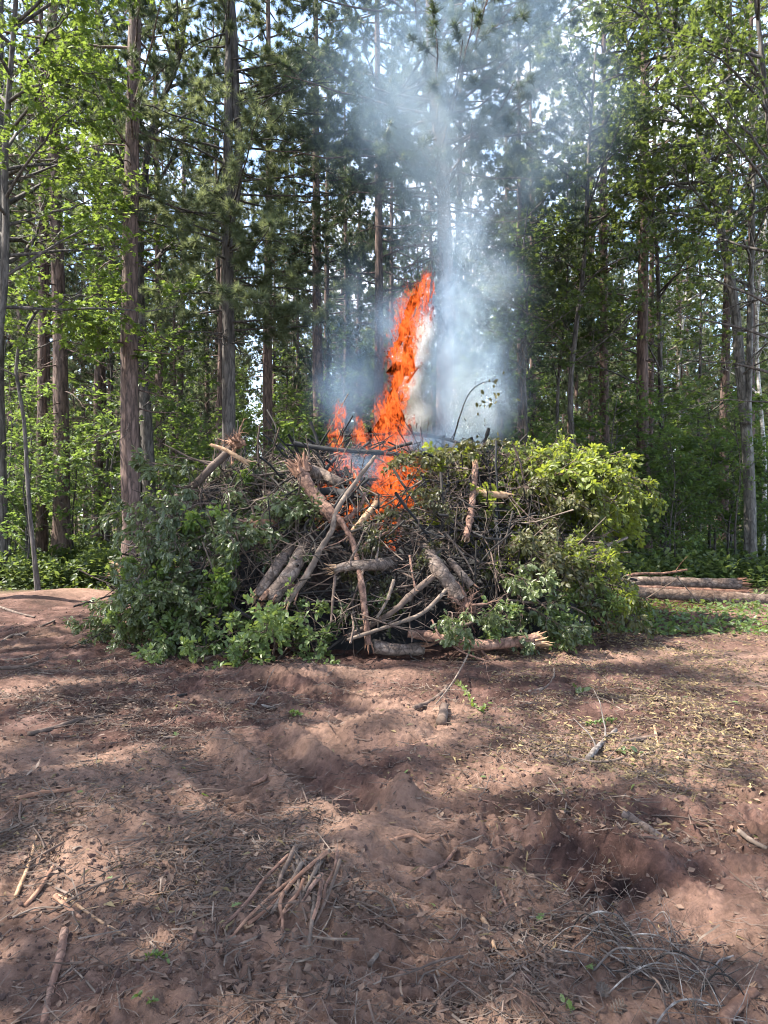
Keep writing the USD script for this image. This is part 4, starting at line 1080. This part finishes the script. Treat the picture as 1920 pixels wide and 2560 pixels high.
for k in range(20):
    p = np.array([rb.uniform(1.4, 2.9), rb.uniform(10.2, 10.9), rb.uniform(1.6, 2.4)])
    put_bough('elm2', p, (rb.uniform(.0, 1.0), rb.uniform(-.8, .1), rb.uniform(.0, .5)), rb.uniform(-.4, .4), rb.uniform(.55, .75), 'arching elm spray on top of the round bush with sunlit leaves', 'arching sprays on top of the round bush')
# the green elm top that makes the round bush at the right end
C = np.array([1.8, 11.0, .8])
for k in range(56):
    a, e = rb.uniform(-.6, math.pi + .6), rb.uniform(-.05, 1.25)
    d = np.array([math.cos(a) * math.cos(e), -abs(math.sin(a)) * math.cos(e) * .9 + .1, math.sin(e)])
    if d[0] < -.45:
        d[0] *= -.6
    p = C + np.array([rb.uniform(-.9, .7), rb.uniform(-.9, .3), rb.uniform(-.3, .8)])
    put_bough('elm2' if k % 3 else 'elm', p, d, rb.uniform(-.5, .5), rb.uniform(.55, .85), 'elm bough with yellow green leaves in the round bush ending the pile', 'elm boughs of the round bush')

# ------------------------------------------------------------------ logs, sticks and litter on the ground
def gstick(name, label, catg, spots, wpx, mat, seed, torn=(0, 0), side=0, S=7, wood='pale_wood', lift=.3, taper_=.7):
    """A stick lying along these spots of the photograph on the uneven ground; wpx its width in the photograph."""
    P = np.array([on_ground(*q) for q in spots])
    r = wpx / F * P[:, 1].mean() / 2
    P[:, 2] += r * (.5 + lift)
    return limb(name, label, catg, P, r, r * taper_, mat, seed, torn, side, S=S, knots=1, wood=wood, bump=.12)


gstick('stick', 'thick brown stick running out of the bottom left corner of the picture', 'stick', [(162, 2335), (150, 2400), (128, 2480), (108, 2570)], 24, 'red_bark', 401)
gstick('stick', 'pale straight stick, left one of two side by side on the soil lower right', 'stick', [(1252, 2232), (1280, 2305), (1306, 2382)], 8, 'red_bark', 402)
gstick('stick', 'whitish straight stick, right one of two side by side on the soil lower right', 'stick', [(1288, 2258), (1310, 2320), (1345, 2402)], 7, 'pale_wood', 403)
gstick('wood_splinter', 'short pale splintered piece left of the two straight sticks', 'splinter', [(1206, 2300), (1224, 2332), (1236, 2376)], 13, 'pale_wood', 404, (4, 4))
gstick('bark_slab', 'flat slab of pale bark lying in a rut on the right', 'bark', [(1560, 2044), (1600, 2068), (1640, 2095), (1668, 2110)], 24, 'log_bark', 405, (5, 3))
gstick('stick', 'dark curved stick in the rut on the right of the middle', 'stick', [(1278, 2102), (1310, 2075), (1345, 2060), (1382, 2056)], 10, 'brown_twig', 406, side=1)
gstick('stick', 'thin pale stick lying across the tracked soil right of the middle', 'stick', [(1172, 1994), (1220, 2002), (1262, 2010), (1302, 2018)], 6, 'red_bark', 407, side=2)
gstick('stick', 'split reddish stick lying below the bundle on the right', 'stick', [(1042, 2212), (1080, 2180), (1112, 2160), (1142, 2145)], 12, 'red_bark', 408)
gstick('stick', 'root stick lying level right of the mound in the middle', 'stick', [(975, 2110), (1030, 2106), (1075, 2110), (1118, 2104)], 10, 'torn_wood', 409, side=2)
gstick('stick', 'short thick dark stick on the sunlit straw to the right', 'stick', [(1556, 1862), (1600, 1853), (1640, 1846)], 14, 'brown_twig', 410)
gstick('stick', 'thin pale stick standing across the sunlit straw to the right', 'stick', [(1636, 1818), (1645, 1865), (1664, 1912)], 8, 'pale_wood', 411)
gstick('stick', 'thick lichened branch piece on the sunlit straw', 'stick', [(1470, 1902), (1500, 1868), (1540, 1830)], 15, 'lichen_twig', 412, side=2)
gstick('stick', 'forked pale branch under the lichened piece on the straw', 'stick', [(1400, 1885), (1440, 1900), (1500, 1908), (1560, 1898)], 8, 'grey_twig', 413, side=3)
gstick('stick', 'dark root stick lying on the bank right of the middle', 'stick', [(1034, 1776), (1070, 1762), (1100, 1742), (1118, 1722)], 13, 'brown_twig', 414)
gstick('stick', 'thin bent stick on the soil before the frayed log', 'stick', [(1322, 1732), (1362, 1722), (1382, 1700), (1385, 1674)], 7, 'grey_twig', 415)
gstick('stick', 'curved reddish stick beside the pale sunlit patch left of the middle', 'stick', [(632, 1965), (665, 1945), (678, 1900), (668, 1858)], 10, 'red_bark', 416)
gstick('stick', 'long pale stick on the soil at the left edge below the leaves', 'stick', [(5, 1608), (30, 1592), (60, 1580), (136, 1560)], 8, 'grey_twig', 417)
gstick('stick', 'brown stick at the left edge near the sandy bank', 'stick', [(0, 1520), (40, 1534), (86, 1546)], 7, 'brown_twig', 418)
gstick('stick', 'long brown stick on the left below the pale one', 'stick', [(0, 1674), (60, 1670), (100, 1658), (122, 1648)], 9, 'brown_twig', 419, side=1)
gstick('stick', 'thin brown stick running right from the left edge between two longer sticks', 'stick', [(0, 1655), (50, 1650), (106, 1636)], 7, 'grey_twig', 420)
gstick('stick', 'long dark stick lying slanted in the litter on the left', 'stick', [(72, 1840), (130, 1826), (184, 1808), (262, 1792)], 12, 'brown_twig', 421, side=2)
gstick('stick', 'thin straight stick right of the long slanted one in the left litter', 'stick', [(200, 1815), (270, 1803), (345, 1793)], 6, 'brown_twig', 422)
gstick('wood_splinter', 'rotten pale split branch in the litter low on the left', 'splinter', [(45, 2000), (100, 1988), (150, 1982), (188, 1976)], 12, 'torn_wood', 423, (3, 3))
gstick('wood_splinter', 'pale split stick standing up the slope at the left edge', 'splinter', [(38, 2248), (72, 2165), (92, 2092)], 10, 'pale_wood', 424, (3, 3))
gstick('stick', 'grey weathered stick right of the pale split one at the left edge', 'stick', [(62, 2272), (100, 2225), (135, 2168)], 12, 'torn_wood', 425)
gstick('stick', 'pale forked branch lying by the boot print at lower left', 'stick', [(140, 2240), (190, 2265), (240, 2300), (316, 2345)], 9, 'pale_wood', 426, side=3)
gstick('stick', 'thick buried stick lying beside the forked one at lower left', 'stick', [(138, 2246), (172, 2276), (202, 2302)], 14, 'torn_wood', 427)
gstick('stick', 'thin curved stick left of the mound at lower left', 'stick', [(290, 2122), (298, 2155), (312, 2190)], 9, 'brown_twig', 428)
gstick('stick', 'curled thin stick in the litter at the left', 'stick', [(52, 2010), (50, 2050), (70, 2066), (105, 2040), (135, 2005)], 6, 'brown_twig', 429)
gstick('stick', 'short cut stick end lying right of the bundle', 'stick', [(924, 2416), (940, 2396), (955, 2378)], 13, 'grey_twig', 430)
gstick('stick', 'small pale cut stick left of the bundle', 'stick', [(612, 2322), (622, 2319), (634, 2316)], 10, 'pale_wood', 431)
gstick('stick', 'pale thin stick at the bottom below the bundle', 'stick', [(622, 2420), (625, 2450), (640, 2500), (646, 2520)], 9, 'grey_twig', 432)
gstick('stick', 'brown stick slanting left at the bottom, below the bundle', 'stick', [(505, 2415), (525, 2440), (545, 2465)], 8, 'grey_twig', 433)
gstick('stick', 'split brown stick on the tracked soil left of the lower right tangle', 'stick', [(1130, 2360), (1160, 2368), (1180, 2370)], 13, 'torn_wood', 434)
gstick('wood_splinter', 'thick torn brown root end in the bottom right corner', 'splinter', [(1805, 2570), (1840, 2530), (1885, 2490)], 36, 'torn_wood', 435, (5, 8))
gstick('wood_splinter', 'broken pale branch piece at the right edge', 'splinter', [(1848, 2084), (1880, 2108), (1920, 2128)], 14, 'grey_twig', 436, (3, 0))
gstick('stick', 'stick slanting up the bank at the right edge', 'stick', [(1740, 1920), (1770, 1945), (1810, 1960)], 6, 'brown_twig', 437, side=1)
gstick('stick', 'short dark stub half buried in the mound in the middle', 'stub', [(1104, 1815), (1108, 1795), (1112, 1775)], 28, 'brown_twig', 438, S=9)
gstick('stick', 'long pale branch lying along the front edge of the leafy sapling tops', 'stick', [(480, 1662), (560, 1640), (640, 1618), (700, 1600)], 10, 'grey_twig', 439, side=2)
gstick('stick', 'stick lying on the pale sunlit patch left of the middle', 'stick', [(610, 1762), (645, 1766), (690, 1774)], 9, 'lichen_twig', 440, side=2)
gstick('stick', 'thin yellowish stick right of the dark mound in the left half', 'stick', [(408, 1846), (455, 1846), (500, 1847)], 6, 'grey_twig', 441)
gstick('stick', 'dark stick lying in a groove left of the pale sunlit patch', 'stick', [(422, 1748), (445, 1742), (466, 1736)], 8, 'dark_twig', 442)
# the bundle of broken sticks in the foreground
gb = np.random.default_rng(450)
for k in range(17):
    a = np.array([gb.uniform(700, 850), gb.uniform(2135, 2260)])
    c = a + np.array([gb.normal(-.45, .35), 1]) * gb.uniform(50, 170)
    P = np.array([on_ground(*(a + (c - a) * t + gb.normal(0, 4, 2))) for t in (0, .35, .7, 1)])
    P[:, 2] += .012 + .05 * gb.uniform() * np.array([1, .9, .6, .2])
    r = gb.uniform(.005, .0115)
    t = limb('stick', 'broken stick in the loose bundle lying in the middle foreground', 'stick', P, r, r * .7, ['red_bark', 'grey_twig', 'torn_wood', 'brown_twig'][k % 4], 460 + k, (0, 2 if k % 3 else 0), k % 2, S=6, wood='pale_wood')
    t.SetCustomDataByKey('group', 'sticks of the loose bundle')
# the tangle of lichened twigs in the lower right corner
for k in range(34):
    u = gb.uniform()
    c = np.array([1420 + 400 * u, 2330 + 190 * u]) + gb.normal(0, 1, 2) * [70, 40]
    a = gb.normal(.55, .55)
    h = gb.uniform(60, 170)
    dlt = np.array([math.cos(a), math.sin(a) * .7]) * h
    P = np.array([on_ground(*(c + dlt * s + gb.normal(0, 4, 2))) for s in (-.7, -.3, .1, .5, .9)])
    P[:, 2] += .015 + gb.uniform(0, .09) * (1 - np.linspace(-1, 1, 5) ** 2)
    r = gb.uniform(.002, .0045)
    t = limb('dead_branch', 'thin lichened dead twig of the tangle in the lower right corner', 'branch', P, r, r * .5, ['lichen_twig', 'lichen_twig', 'dark_twig', 'brown_twig'][k % 4], 500 + k, (0, 0), 4, S=6)
    t.SetCustomDataByKey('group', 'dead twigs of the lower right tangle')
# pine cones in the tangle
def cone_mesh(g):
    vs = []
    for k in range(46):
        z = k / 46
        a = k * 2.4
        r = .021 * math.sin(math.pi * (.12 + .83 * z)) ** .7
        d = np.array([[math.cos(a), math.sin(a), .35]])
        vs.append(leaves('diamond', np.array([[r * .45 * math.cos(a), r * .45 * math.sin(a), z * .045]]), d, np.array([[0, 0, 1.0]]), .016))
    return cat(*vs)


cm = cone_mesh(gb)
c0 = None
for k, (px, py) in enumerate([(1500, 2475), (1650, 2470), (1545, 2330), (1530, 2540), (1720, 2530), (1600, 2430), (1690, 2500), (1240, 2250)]):
    p = on_ground(px, py) + [0, 0, .012]
    if c0 is None:
        c0 = thing('pine_cone', 'small grey pine cone lying among the lichened twigs lower right', 'pine cone', p, 'pine cones')
        part('scales', cm, 'cone', c0, local=True)
        place(UsdGeom.Xform(c0), p, 0, 1, (1.3, .3))
    else:
        copy_of(c0, p, gb.uniform(0, 6), gb.uniform(.8, 1.1), (gb.uniform(.9, 1.6), gb.uniform(-.5, .5)))

# felled logs at the right
limb('log', 'long barked log lying nearest, at the right edge beyond the pile', 'log', [A(1555, 1478, 12.6), A(1650, 1484, 12.5), A(1750, 1490, 12.4), A(1850, 1497, 12.3), A(1990, 1506, 12.2)], .085, .115, 'log_bark', 601, (8, 0), S=14, wood='torn_wood')
limb('log', 'long split log lying behind the barked one at the right', 'log', [A(1548, 1455, 13.4), A(1640, 1454, 13.4), A(1740, 1457, 13.4), A(1850, 1460, 13.4)], .085, .10, 'log_bark', 602, (6, 14), S=14, wood='torn_wood')
limb('log', 'third log seen only as a dark strip between the two long logs at the right', 'log', [A(1560, 1470, 13.0), A(1700, 1475, 13.0), A(1870, 1482, 13.0)], .06, .05, 'red_bark', 603, (0, 12), S=12)
limb('stick', 'thin bare branch lying on top of the split log at the right', 'stick', [A(1548, 1444, 13.1), A(1600, 1434, 13.1), A(1660, 1433, 13.1), A(1718, 1424, 13.1)], .03, .018, 'red_bark', 604, (0, 0), 2)
for k, (pts, lab) in enumerate([([(1530, 1525), (1560, 1480), (1590, 1450)], 'bare twig leaning over the left ends of the felled logs'), ([(1610, 1500), (1680, 1455), (1700, 1440)], 'thin twig leaning on the middle of the felled logs'), ([(1690, 1440), (1720, 1475), (1750, 1510)], 'thin twig hanging over the nearest felled log')]):
    limb('stick', lab, 'stick', [A(px, py, 12.2) for px, py in pts], .012, .007, 'grey_twig', 610 + k, (0, 0), 2, S=5)

# twigs: eight forms, copied one by one over the clearing
gt = np.random.default_rng(701)
TW = []
for k in range(8):
    L = .30
    p = spline(np.array([[-L / 2, 0, 0], [-.05, gt.normal(0, .03), .012], [.06, gt.normal(0, .03), .006], [L / 2, gt.normal(0, .04), 0]]), 8)
    r = gt.uniform(.0025, .005)
    m = tubes(p, taper(0, r, r * .5, 8), 5)
    c, _ = grow(p[None], gt.integers(1, 4), .2, .9, .11, .7, .03, .2, gt, K=5)
    TW.append((m, [tubes(q, taper(0, r * .6, r * .25, 5), 4) for q in c]))


def litter_density(x, y):
    """How thickly chips and twigs lie here."""
    px, py = 960 + x / y * F, 1280 + F * CZ / y
    g = lambda cx, cy, rx, ry: np.exp(-((px - cx) / rx) ** 2 - ((py - cy) / ry) ** 2)
    d = .16 + .8 * g(200, 1850, 420, 190) + .9 * g(1650, 1850, 330, 150) + .8 * g(700, 2180, 300, 130) + .6 * g(1500, 1640, 400, 90) + .7 * g(150, 2080, 250, 110) + .35 * g(1400, 2350, 350, 140) + .5 * g(330, 1690, 300, 60) + .15 * g(1000, 2480, 500, 90) + .5 * g(650, 1770, 200, 40)
    n = meshkit.fbm(np.stack([x * 2.3, y * 2.3, 0 * x], -1), 3, 90)
    return np.clip(d * np.clip((n - .28) * 3, .12, 1.4), 0, 1)


def litter_points(n, g, y0=2.0, y1=12.5, power=1.7):
    out = []
    while sum(map(len, out)) < n:
        y = y0 + (y1 - y0) * g.uniform(size=4000) ** power
        x = g.uniform(-.60, .60, 4000) * (y + .3)
        keep = (g.uniform(size=4000) < litter_density(x, y)) & (heap(x, y, 1.0) < .05)
        out.append(np.column_stack([x, y])[keep])
    q = np.vstack(out)[:n]
    return np.column_stack([q, gz(q[:, 0], q[:, 1]) + fine(q[:, 0], q[:, 1])])


t0 = {}
pts = litter_points(250, gt)
for k, p in enumerate(pts):
    f = k % 8
    lab, grp = ('small dry twig lying loose on the churned red soil', 'loose twigs on the soil')
    if f not in t0:
        t0[f] = thing('twig', lab, 'twig', p, grp)
        part('stem', TW[f][0], ['grey_twig', 'brown_twig', 'red_bark', 'brown_twig'][f % 4], t0[f], smooth=True, local=True)
        for q in TW[f][1]:
            part('side_twig', q, ['grey_twig', 'brown_twig', 'red_bark', 'brown_twig'][f % 4], t0[f], smooth=True, local=True)
        place(UsdGeom.Xform(t0[f]), p + [0, 0, .006], gt.uniform(0, 6.28), gt.uniform(.5, 1.2))
    else:
        copy_of(t0[f], p + [0, 0, .006], gt.uniform(0, 6.28), gt.uniform(.4, 1.3), (gt.normal(0, .12), gt.normal(0, .12)))

# fallen leaves, one by one
FL = [leaves(k, np.zeros((1, 3)), np.array([[1.0, 0, 0]]), np.array([[0, 0, 1.0]]), .11) for k in ('oak', 'maple', 'oval')]
f0 = {}
pts = litter_points(200, gt)
for k, p in enumerate(pts):
    f, green = int(gt.integers(3)), int(gt.uniform() < .2)
    key = (f, green)
    lab, grp = [('pale dry leaf lying on the churned soil', 'dry leaves on the soil'), ('fresh green leaf lying on the churned soil', 'green leaves on the soil')][green]
    s, tl = gt.uniform(.25, .6), (gt.normal(0, .5), gt.normal(0, .5))
    if key not in f0:
        f0[key] = thing('fallen_leaf', lab, 'leaf', p, grp)
        part('blade', FL[f], ['dead_leaf', 'pale_leaf'][green], f0[key], local=True)
        place(UsdGeom.Xform(f0[key]), p + [0, 0, .015], gt.uniform(0, 6.28), s, tl)
    else:
        copy_of(f0[key], p + [0, 0, .015], gt.uniform(0, 6.28), s, tl)

# the litter nobody could count
p = litter_points(42000, gt)
n = len(p)
d = unit(gt.normal(size=(n, 3)) * [1, 1, .25])
part('chip_litter', leaves('diamond', p + [0, 0, .004], d, unit(np.array([0, 0, 1.0]) + gt.normal(0, .5, (n, 3))), .005 + .045 * gt.uniform(size=n) ** 4), 'litter_chip', None, kind='stuff')
tag(stage.GetPrimAtPath('/World/chip_litter'), 'pale crumbs of leaf, bark and wood chip strewn over the soil', 'litter')
p = litter_points(19000, gt, power=1.5)
n = len(p)
d = unit(gt.normal(size=(n, 3)) * [1, 1, .12])
s = np.linspace(-.5, .5, 4)[None, :, None]
ln = (.04 + .16 * gt.uniform(size=n) ** 2.2)[:, None, None]
P = p[:, None] + [0, 0, .006] + d[:, None] * s * ln + gt.normal(0, .28, (n, 1, 3)) * (s * 2) ** 2 * ln * [1, 1, .4] + gt.normal(0, .03, (n, 4, 3)) * ln
R = (.0011 + .0036 * gt.uniform(size=n) ** 3)[:, None] * np.array([[1, 1, .8, .5]])
tl = thing('twig_litter', 'fine broken twigs and rootlets strewn over the soil', 'litter', (0, 5, 0), kind='stuff')
part('pale_twig', tubes(P[::2], R[::2], 3), 'grey_twig', tl, kind='stuff')
part('brown_twig', tubes(P[1::2], R[1::2], 3), 'brown_twig', tl, kind='stuff')
# straw-like shreds in the sunlit patch on the right
p = litter_points(30000, gt, 2.6, 12, 1.3)
px, py = 960 + p[:, 0] / p[:, 1] * F, 1280 + F * CZ / p[:, 1]
keep = gt.uniform(size=len(p)) < np.exp(-((px - 1650) / 420) ** 2 - ((py - 1830) / 170) ** 2) + .8 * np.exp(-((px - 1650) / 420) ** 2 - ((py - 1620) / 60) ** 2) + .04
p = p[keep]
n = len(p)
d = unit(gt.normal(size=(n, 3)) * [1, 1, .3])
b = np.cross(d, unit(np.array([0, 0, 1.0]) + gt.normal(0, .6, (n, 3)))) * (.0015 + .005 * gt.uniform(size=(n, 1)) ** 2)
ln = d * (.02 + .07 * gt.uniform(size=(n, 1)) ** 1.5)
c = p + [0, 0, .008]
bow = np.column_stack([gt.normal(0, .006, (n, 2)), gt.uniform(0, .012, n)])
V = np.stack([c - ln / 2, c + b + bow, c + ln / 2, c - b + bow], 1).reshape(-1, 3)
q = np.arange(n)[:, None] * 4
part('straw_litter', (V, np.vstack([q + [[0, 1, 2]], q + [[0, 2, 3]]])), 'straw_chip', None, kind='stuff')
tag(stage.GetPrimAtPath('/World/straw_litter'), 'dry straw coloured shreds of leaf and grass on the sunlit soil', 'litter')
# crumbs and clods of soil
ico = __import__('trimesh').creation.icosphere(0, 1.0)
cv, cf = np.array(ico.vertices), np.array(ico.faces)
n = 17000
y = 1.9 + 9.5 * gt.uniform(size=n) ** 1.8
x = gt.uniform(-.6, .6, n) * (y + .2)
cl = meshkit.fbm(np.stack([x * 1.4, y * 1.4, 0 * x], -1), 3, 55)
k = gt.uniform(size=n) < np.clip((cl - .30) * 4, .25, 1)
x, y = x[k], y[k]
n = len(x)
c = np.column_stack([x, y, gz(x, y) + fine(x, y)])
sz = .003 + .014 * gt.uniform(size=n) ** 5
V = c[:, None] + cv[None] * sz[:, None, None] * gt.uniform(.6, 1.2, (n, 1, 3)) * (1 + .25 * gt.normal(size=(n, len(cv), 1)))
part('soil_clods', (V.reshape(-1, 3), (np.arange(n)[:, None, None] * len(cv) + cf[None]).reshape(-1, 3)), 'soil_clod', None, kind='stuff')
tag(stage.GetPrimAtPath('/World/soil_clods'), 'crumbs and small clods of red brown soil', 'soil')
# trampled greenery on the ground right of the pile and round its foot
n = 5200
px, py = gt.uniform(1150, 1960, n), 1480 + 110 * gt.uniform(size=n) ** 1.2
d_ = F * CZ / (py - 1280)
x, y = (px - 960) / F * d_, d_
c = np.column_stack([x, y, gz(x, y) + .01 + .07 * gt.uniform(size=n) ** 2])
part('trampled_leaves', leaves('oval', c, unit(gt.normal(size=(n, 3)) * [1, 1, .5]), unit(np.array([0, 0, 1.0]) + gt.normal(0, .6, (n, 3))), gt.uniform(.04, .11, n)), 'pale_leaf', None, kind='stuff')
tag(stage.GetPrimAtPath('/World/trampled_leaves'), 'crushed green leaves covering the ground before the felled logs', 'leaves')
# green sprigs
def sprig(name, label, spots, size, seed, leaf='herb', n=26):
    g = np.random.default_rng(seed)
    t = thing(name, label, 'sprig', on_ground(*spots[0]))
    P = np.array([on_ground(*q) for q in spots]) + [0, 0, .03]
    part('stem', tubes(spline(P, 6), taper(0, .003, .0015, 6), 5), 'brown_twig', t, smooth=True)
    q, d = along(spline(P, 8)[None], n, .1, 1, g)
    d = unit(d * .3 + g.normal(0, .6, (n, 3)) + [0, 0, .4])
    part('foliage', leaves('oval', q, d, unit(np.array([0, 0, 1.0]) + g.normal(0, .5, (n, 3))), size * g.uniform(.6, 1.2, n)), leaf, t, kind='stuff')


sprig('green_sprig', 'bright green sprig hanging over the bank in the middle', [(1130, 1705), (1160, 1730), (1180, 1770)], .05, 1, 'herb', 40)
sprig('green_sprig', 'small green sprig lower on the bank in the middle', [(1175, 1770), (1205, 1785), (1220, 1765)], .045, 2, 'herb', 22)
sprig('green_sprig', 'small green plant on the soil at lower left', [(360, 2415), (385, 2412), (420, 2418)], .022, 3, 'herb', 30)
sprig('green_sprig', 'tiny green plant near the bottom left of the bundle', [(340, 2515), (350, 2512)], .02, 4, 'herb', 10)
sprig('green_sprig', 'tiny yellow green plant at the bottom right of its twin', [(375, 2525), (385, 2522)], .02, 5, 'herb', 9)
sprig('green_sprig', 'crushed dark green leaves on the soil before the frayed log', [(1430, 1718), (1450, 1740), (1462, 1735)], .06, 6, 'oak_leaf', 14)
sprig('green_sprig', 'dark green leaves on the sunlit straw', [(1525, 1890), (1570, 1888), (1610, 1895)], .06, 7, 'oak_leaf', 16)
sprig('green_sprig', 'pale green leaves lying at the bottom edge right of the middle', [(1395, 2540), (1415, 2530), (1425, 2548)], .035, 8, 'pale_leaf', 8)
sprig('green_sprig', 'tuft of yellow green grass right of the pale sunlit patch', [(720, 1790), (745, 1795)], .04, 9, 'pale_leaf', 40)
sprig('green_sprig', 'green moss like tuft beside the straw', [(1440, 1820), (1500, 1815), (1540, 1808)], .03, 10, 'pale_leaf', 80)

# ------------------------------------------------------------------ fire and smoke
ball = __import__('trimesh').creation.icosphere(3, 1.0)
bv, bf = np.array(ball.vertices), np.array(ball.faces)


def puff(parent, name, mat, c, r, rot=(0, 0, 0)):
    up = str(parent.GetPath())
    path = numbered(up + '/' + name)
    m = usdkit.mesh(stage, path, (bv, bf), M[mat], smooth=True)
    m.AddTranslateOp().Set(Gf.Vec3d(*map(float, np.asarray(c) - base_of[up])))
    m.AddRotateXYZOp().Set(Gf.Vec3f(*rot))
    m.AddScaleOp().Set(Gf.Vec3f(*map(float, np.broadcast_to(r, 3))))


def px_r(w, d):
    return w / F * d / 2


gl = np.random.default_rng(820)


def lick(t, c, w, h, lean):
    """Two wavy sheets of flame about the point c, w wide and h tall."""
    for k in range(2):
        nu, nv = 9, 16
        u, v = np.meshgrid(np.linspace(-1, 1, nu), np.linspace(-1, 1, nv))
        a = gl.uniform(0, math.pi) if k else gl.normal(0, .3)
        wid = w * .78 * (1 - .55 * np.clip(v, 0, 1) ** 1.5) * np.ones_like(u)
        ph = gl.uniform(0, 6.28, 3)
        off = .09 * w * np.sin(2.2 * v + ph[0]) + .08 * w * np.sin(5 * v + ph[1])
        dep = .22 * w * np.sin(2.5 * u + 3 * v + ph[2]) + gl.normal(0, .12) * w
        x = u * wid * math.cos(a) - dep * math.sin(a) + off + v * h * .55 * math.tan(math.radians(lean))
        y = u * wid * math.sin(a) + dep * math.cos(a)
        z = v * h * .62
        V = np.stack([x, y, z], -1).reshape(-1, 3) + np.asarray(c)
        i, j = np.meshgrid(np.arange(nv - 1), np.arange(nu - 1), indexing='ij')
        q = (i * nu + j).ravel()
        f = np.vstack([np.stack([q, q + 1, q + nu + 1], 1), np.stack([q, q + nu + 1, q + nu], 1)])
        path = str(part('tongue', (V, f), 'flame_sheet', t, smooth=True).GetPath())
        rim = (1 - u ** 2) * (1 - np.abs(v) ** 3)
        UsdGeom.PrimvarsAPI(stage.GetPrimAtPath(path)).CreatePrimvar('lick', Sdf.ValueTypeNames.Color3fArray, 'vertex').Set(
            Vt.Vec3fArray.FromNumpy(np.stack([rim, (v + 1) / 2, 0 * u], -1).reshape(-1, 3).astype(np.float32)))


def flame(label, spots, d):
    t = thing('flame', label, 'flame', at(*spots[-1][:2], d), kind=None)
    for px, py, w, h, lean in spots:
        lick(t, at(px, py, d), px_r(w, d) * 2, px_r(h, d) * 2, lean)


gf_ = np.random.default_rng(801)
SPINE = np.array([(1058, 690, 40), (1050, 740, 65), (1040, 800, 95), (1020, 860, 110), (1000, 920, 100), (985, 980, 95), (972, 1040, 95), (964, 1100, 95), (962, 1140, 110)], float)
spots = []
for u in np.linspace(0, 1, 13):
    c = [np.interp(u * 8, range(9), SPINE[:, k]) for k in range(3)]
    w = c[2] * gf_.uniform(.55, 1.0)
    spots.append((c[0] + gf_.normal(0, .16) * c[2], c[1] + gf_.normal(0, 12), w, w * gf_.uniform(1.6, 2.6), gf_.normal(10, 5)))
flame('tall orange column of flame leaping from the middle of the pile', spots, 10.4)
flame('small flame flickering at the left side of the fire', [(843, 1050, 36, 100, 4), (838, 1100, 42, 80, 0)], 10.1)
flame('short flame between the left flicker and the tall column', [(898, 1078, 36, 80, 0), (905, 1112, 46, 70, 0)], 10.1)
flame('flames glowing between charred sticks at the left of the fire', [(835, 1150, 60, 80, 0), (810, 1235, 80, 50, 0), (850, 1285, 90, 80, 0), (880, 1190, 60, 80, 0)], 9.55)
flame('flames burning low among the sticks under the tall column', [(970, 1190, 80, 120, 0), (1025, 1180, 60, 80, 8), (1015, 1235, 100, 90, 0), (960, 1245, 60, 60, 0)], 9.45)
flame('low orange glow deep in the middle of the pile', [(965, 1330, 70, 90, 0), (945, 1275, 60, 60, 0)], 9.0)

sm = thing('smoke', 'grey blue and cream smoke drifting up from the fire', 'smoke', at(1050, 1100, 11), kind='stuff')
for px, py, w, h, dd, lean in [(1040, 1040, 150, 170, 10.9, 0), (1028, 960, 140, 190, 10.9, 5), (1045, 880, 120, 190, 11.0, 8), (1010, 900, 100, 160, 10.9, 5), (1060, 830, 110, 160, 11.0, 10)]:
    puff(sm, 'cream_puff', 'cream_smoke', at(px, py, dd), (px_r(w, dd), px_r(w, dd) * .9, px_r(h, dd)), (0, lean, 0))
for px, py, w, h, dd, lean in [(1150, 960, 420, 520, 11.5, -15), (1190, 1030, 380, 340, 11.4, -20), (1170, 1070, 300, 230, 11.4, -20), (1220, 990, 260, 260, 11.6, -25), (1130, 980, 220, 300, 11.4, 0), (1210, 890, 210, 260, 11.7, -18), (1140, 860, 200, 300, 11.6, 0), (1180, 780, 220, 260, 11.9, -10),
                               (1130, 720, 200, 280, 11.8, 0), (1230, 700, 240, 260, 12.2, -10), (1160, 600, 260, 320, 12.2, 0), (870, 980, 330, 420, 11.3, 0), (980, 800, 200, 280, 11.2, 20), (1090, 800, 220, 300, 11.2, 10), (1040, 1110, 420, 150, 10.6, 0), (900, 1170, 300, 200, 9.6, 0)]:
    puff(sm, 'blue_puff', 'blue_smoke', at(px, py, dd), (px_r(w, dd), px_r(w, dd) * .8, px_r(h, dd)), (0, lean, 0))
for px, py, w, h, dd, lean in [(1150, 480, 640, 1000, 12.6, 8), (1040, 200, 800, 900, 12.8, 0), (1270, 180, 700, 1000, 13.0, 10), (900, 850, 460, 640, 12.0, 0), (1180, 850, 520, 700, 12.2, 0), (1380, 300, 600, 800, 13.5, 10)]:
    puff(sm, 'thin_puff', 'thin_smoke', at(px, py, dd), (px_r(w, dd), px_r(w, dd) * .6, px_r(h, dd)), (0, lean, 0))
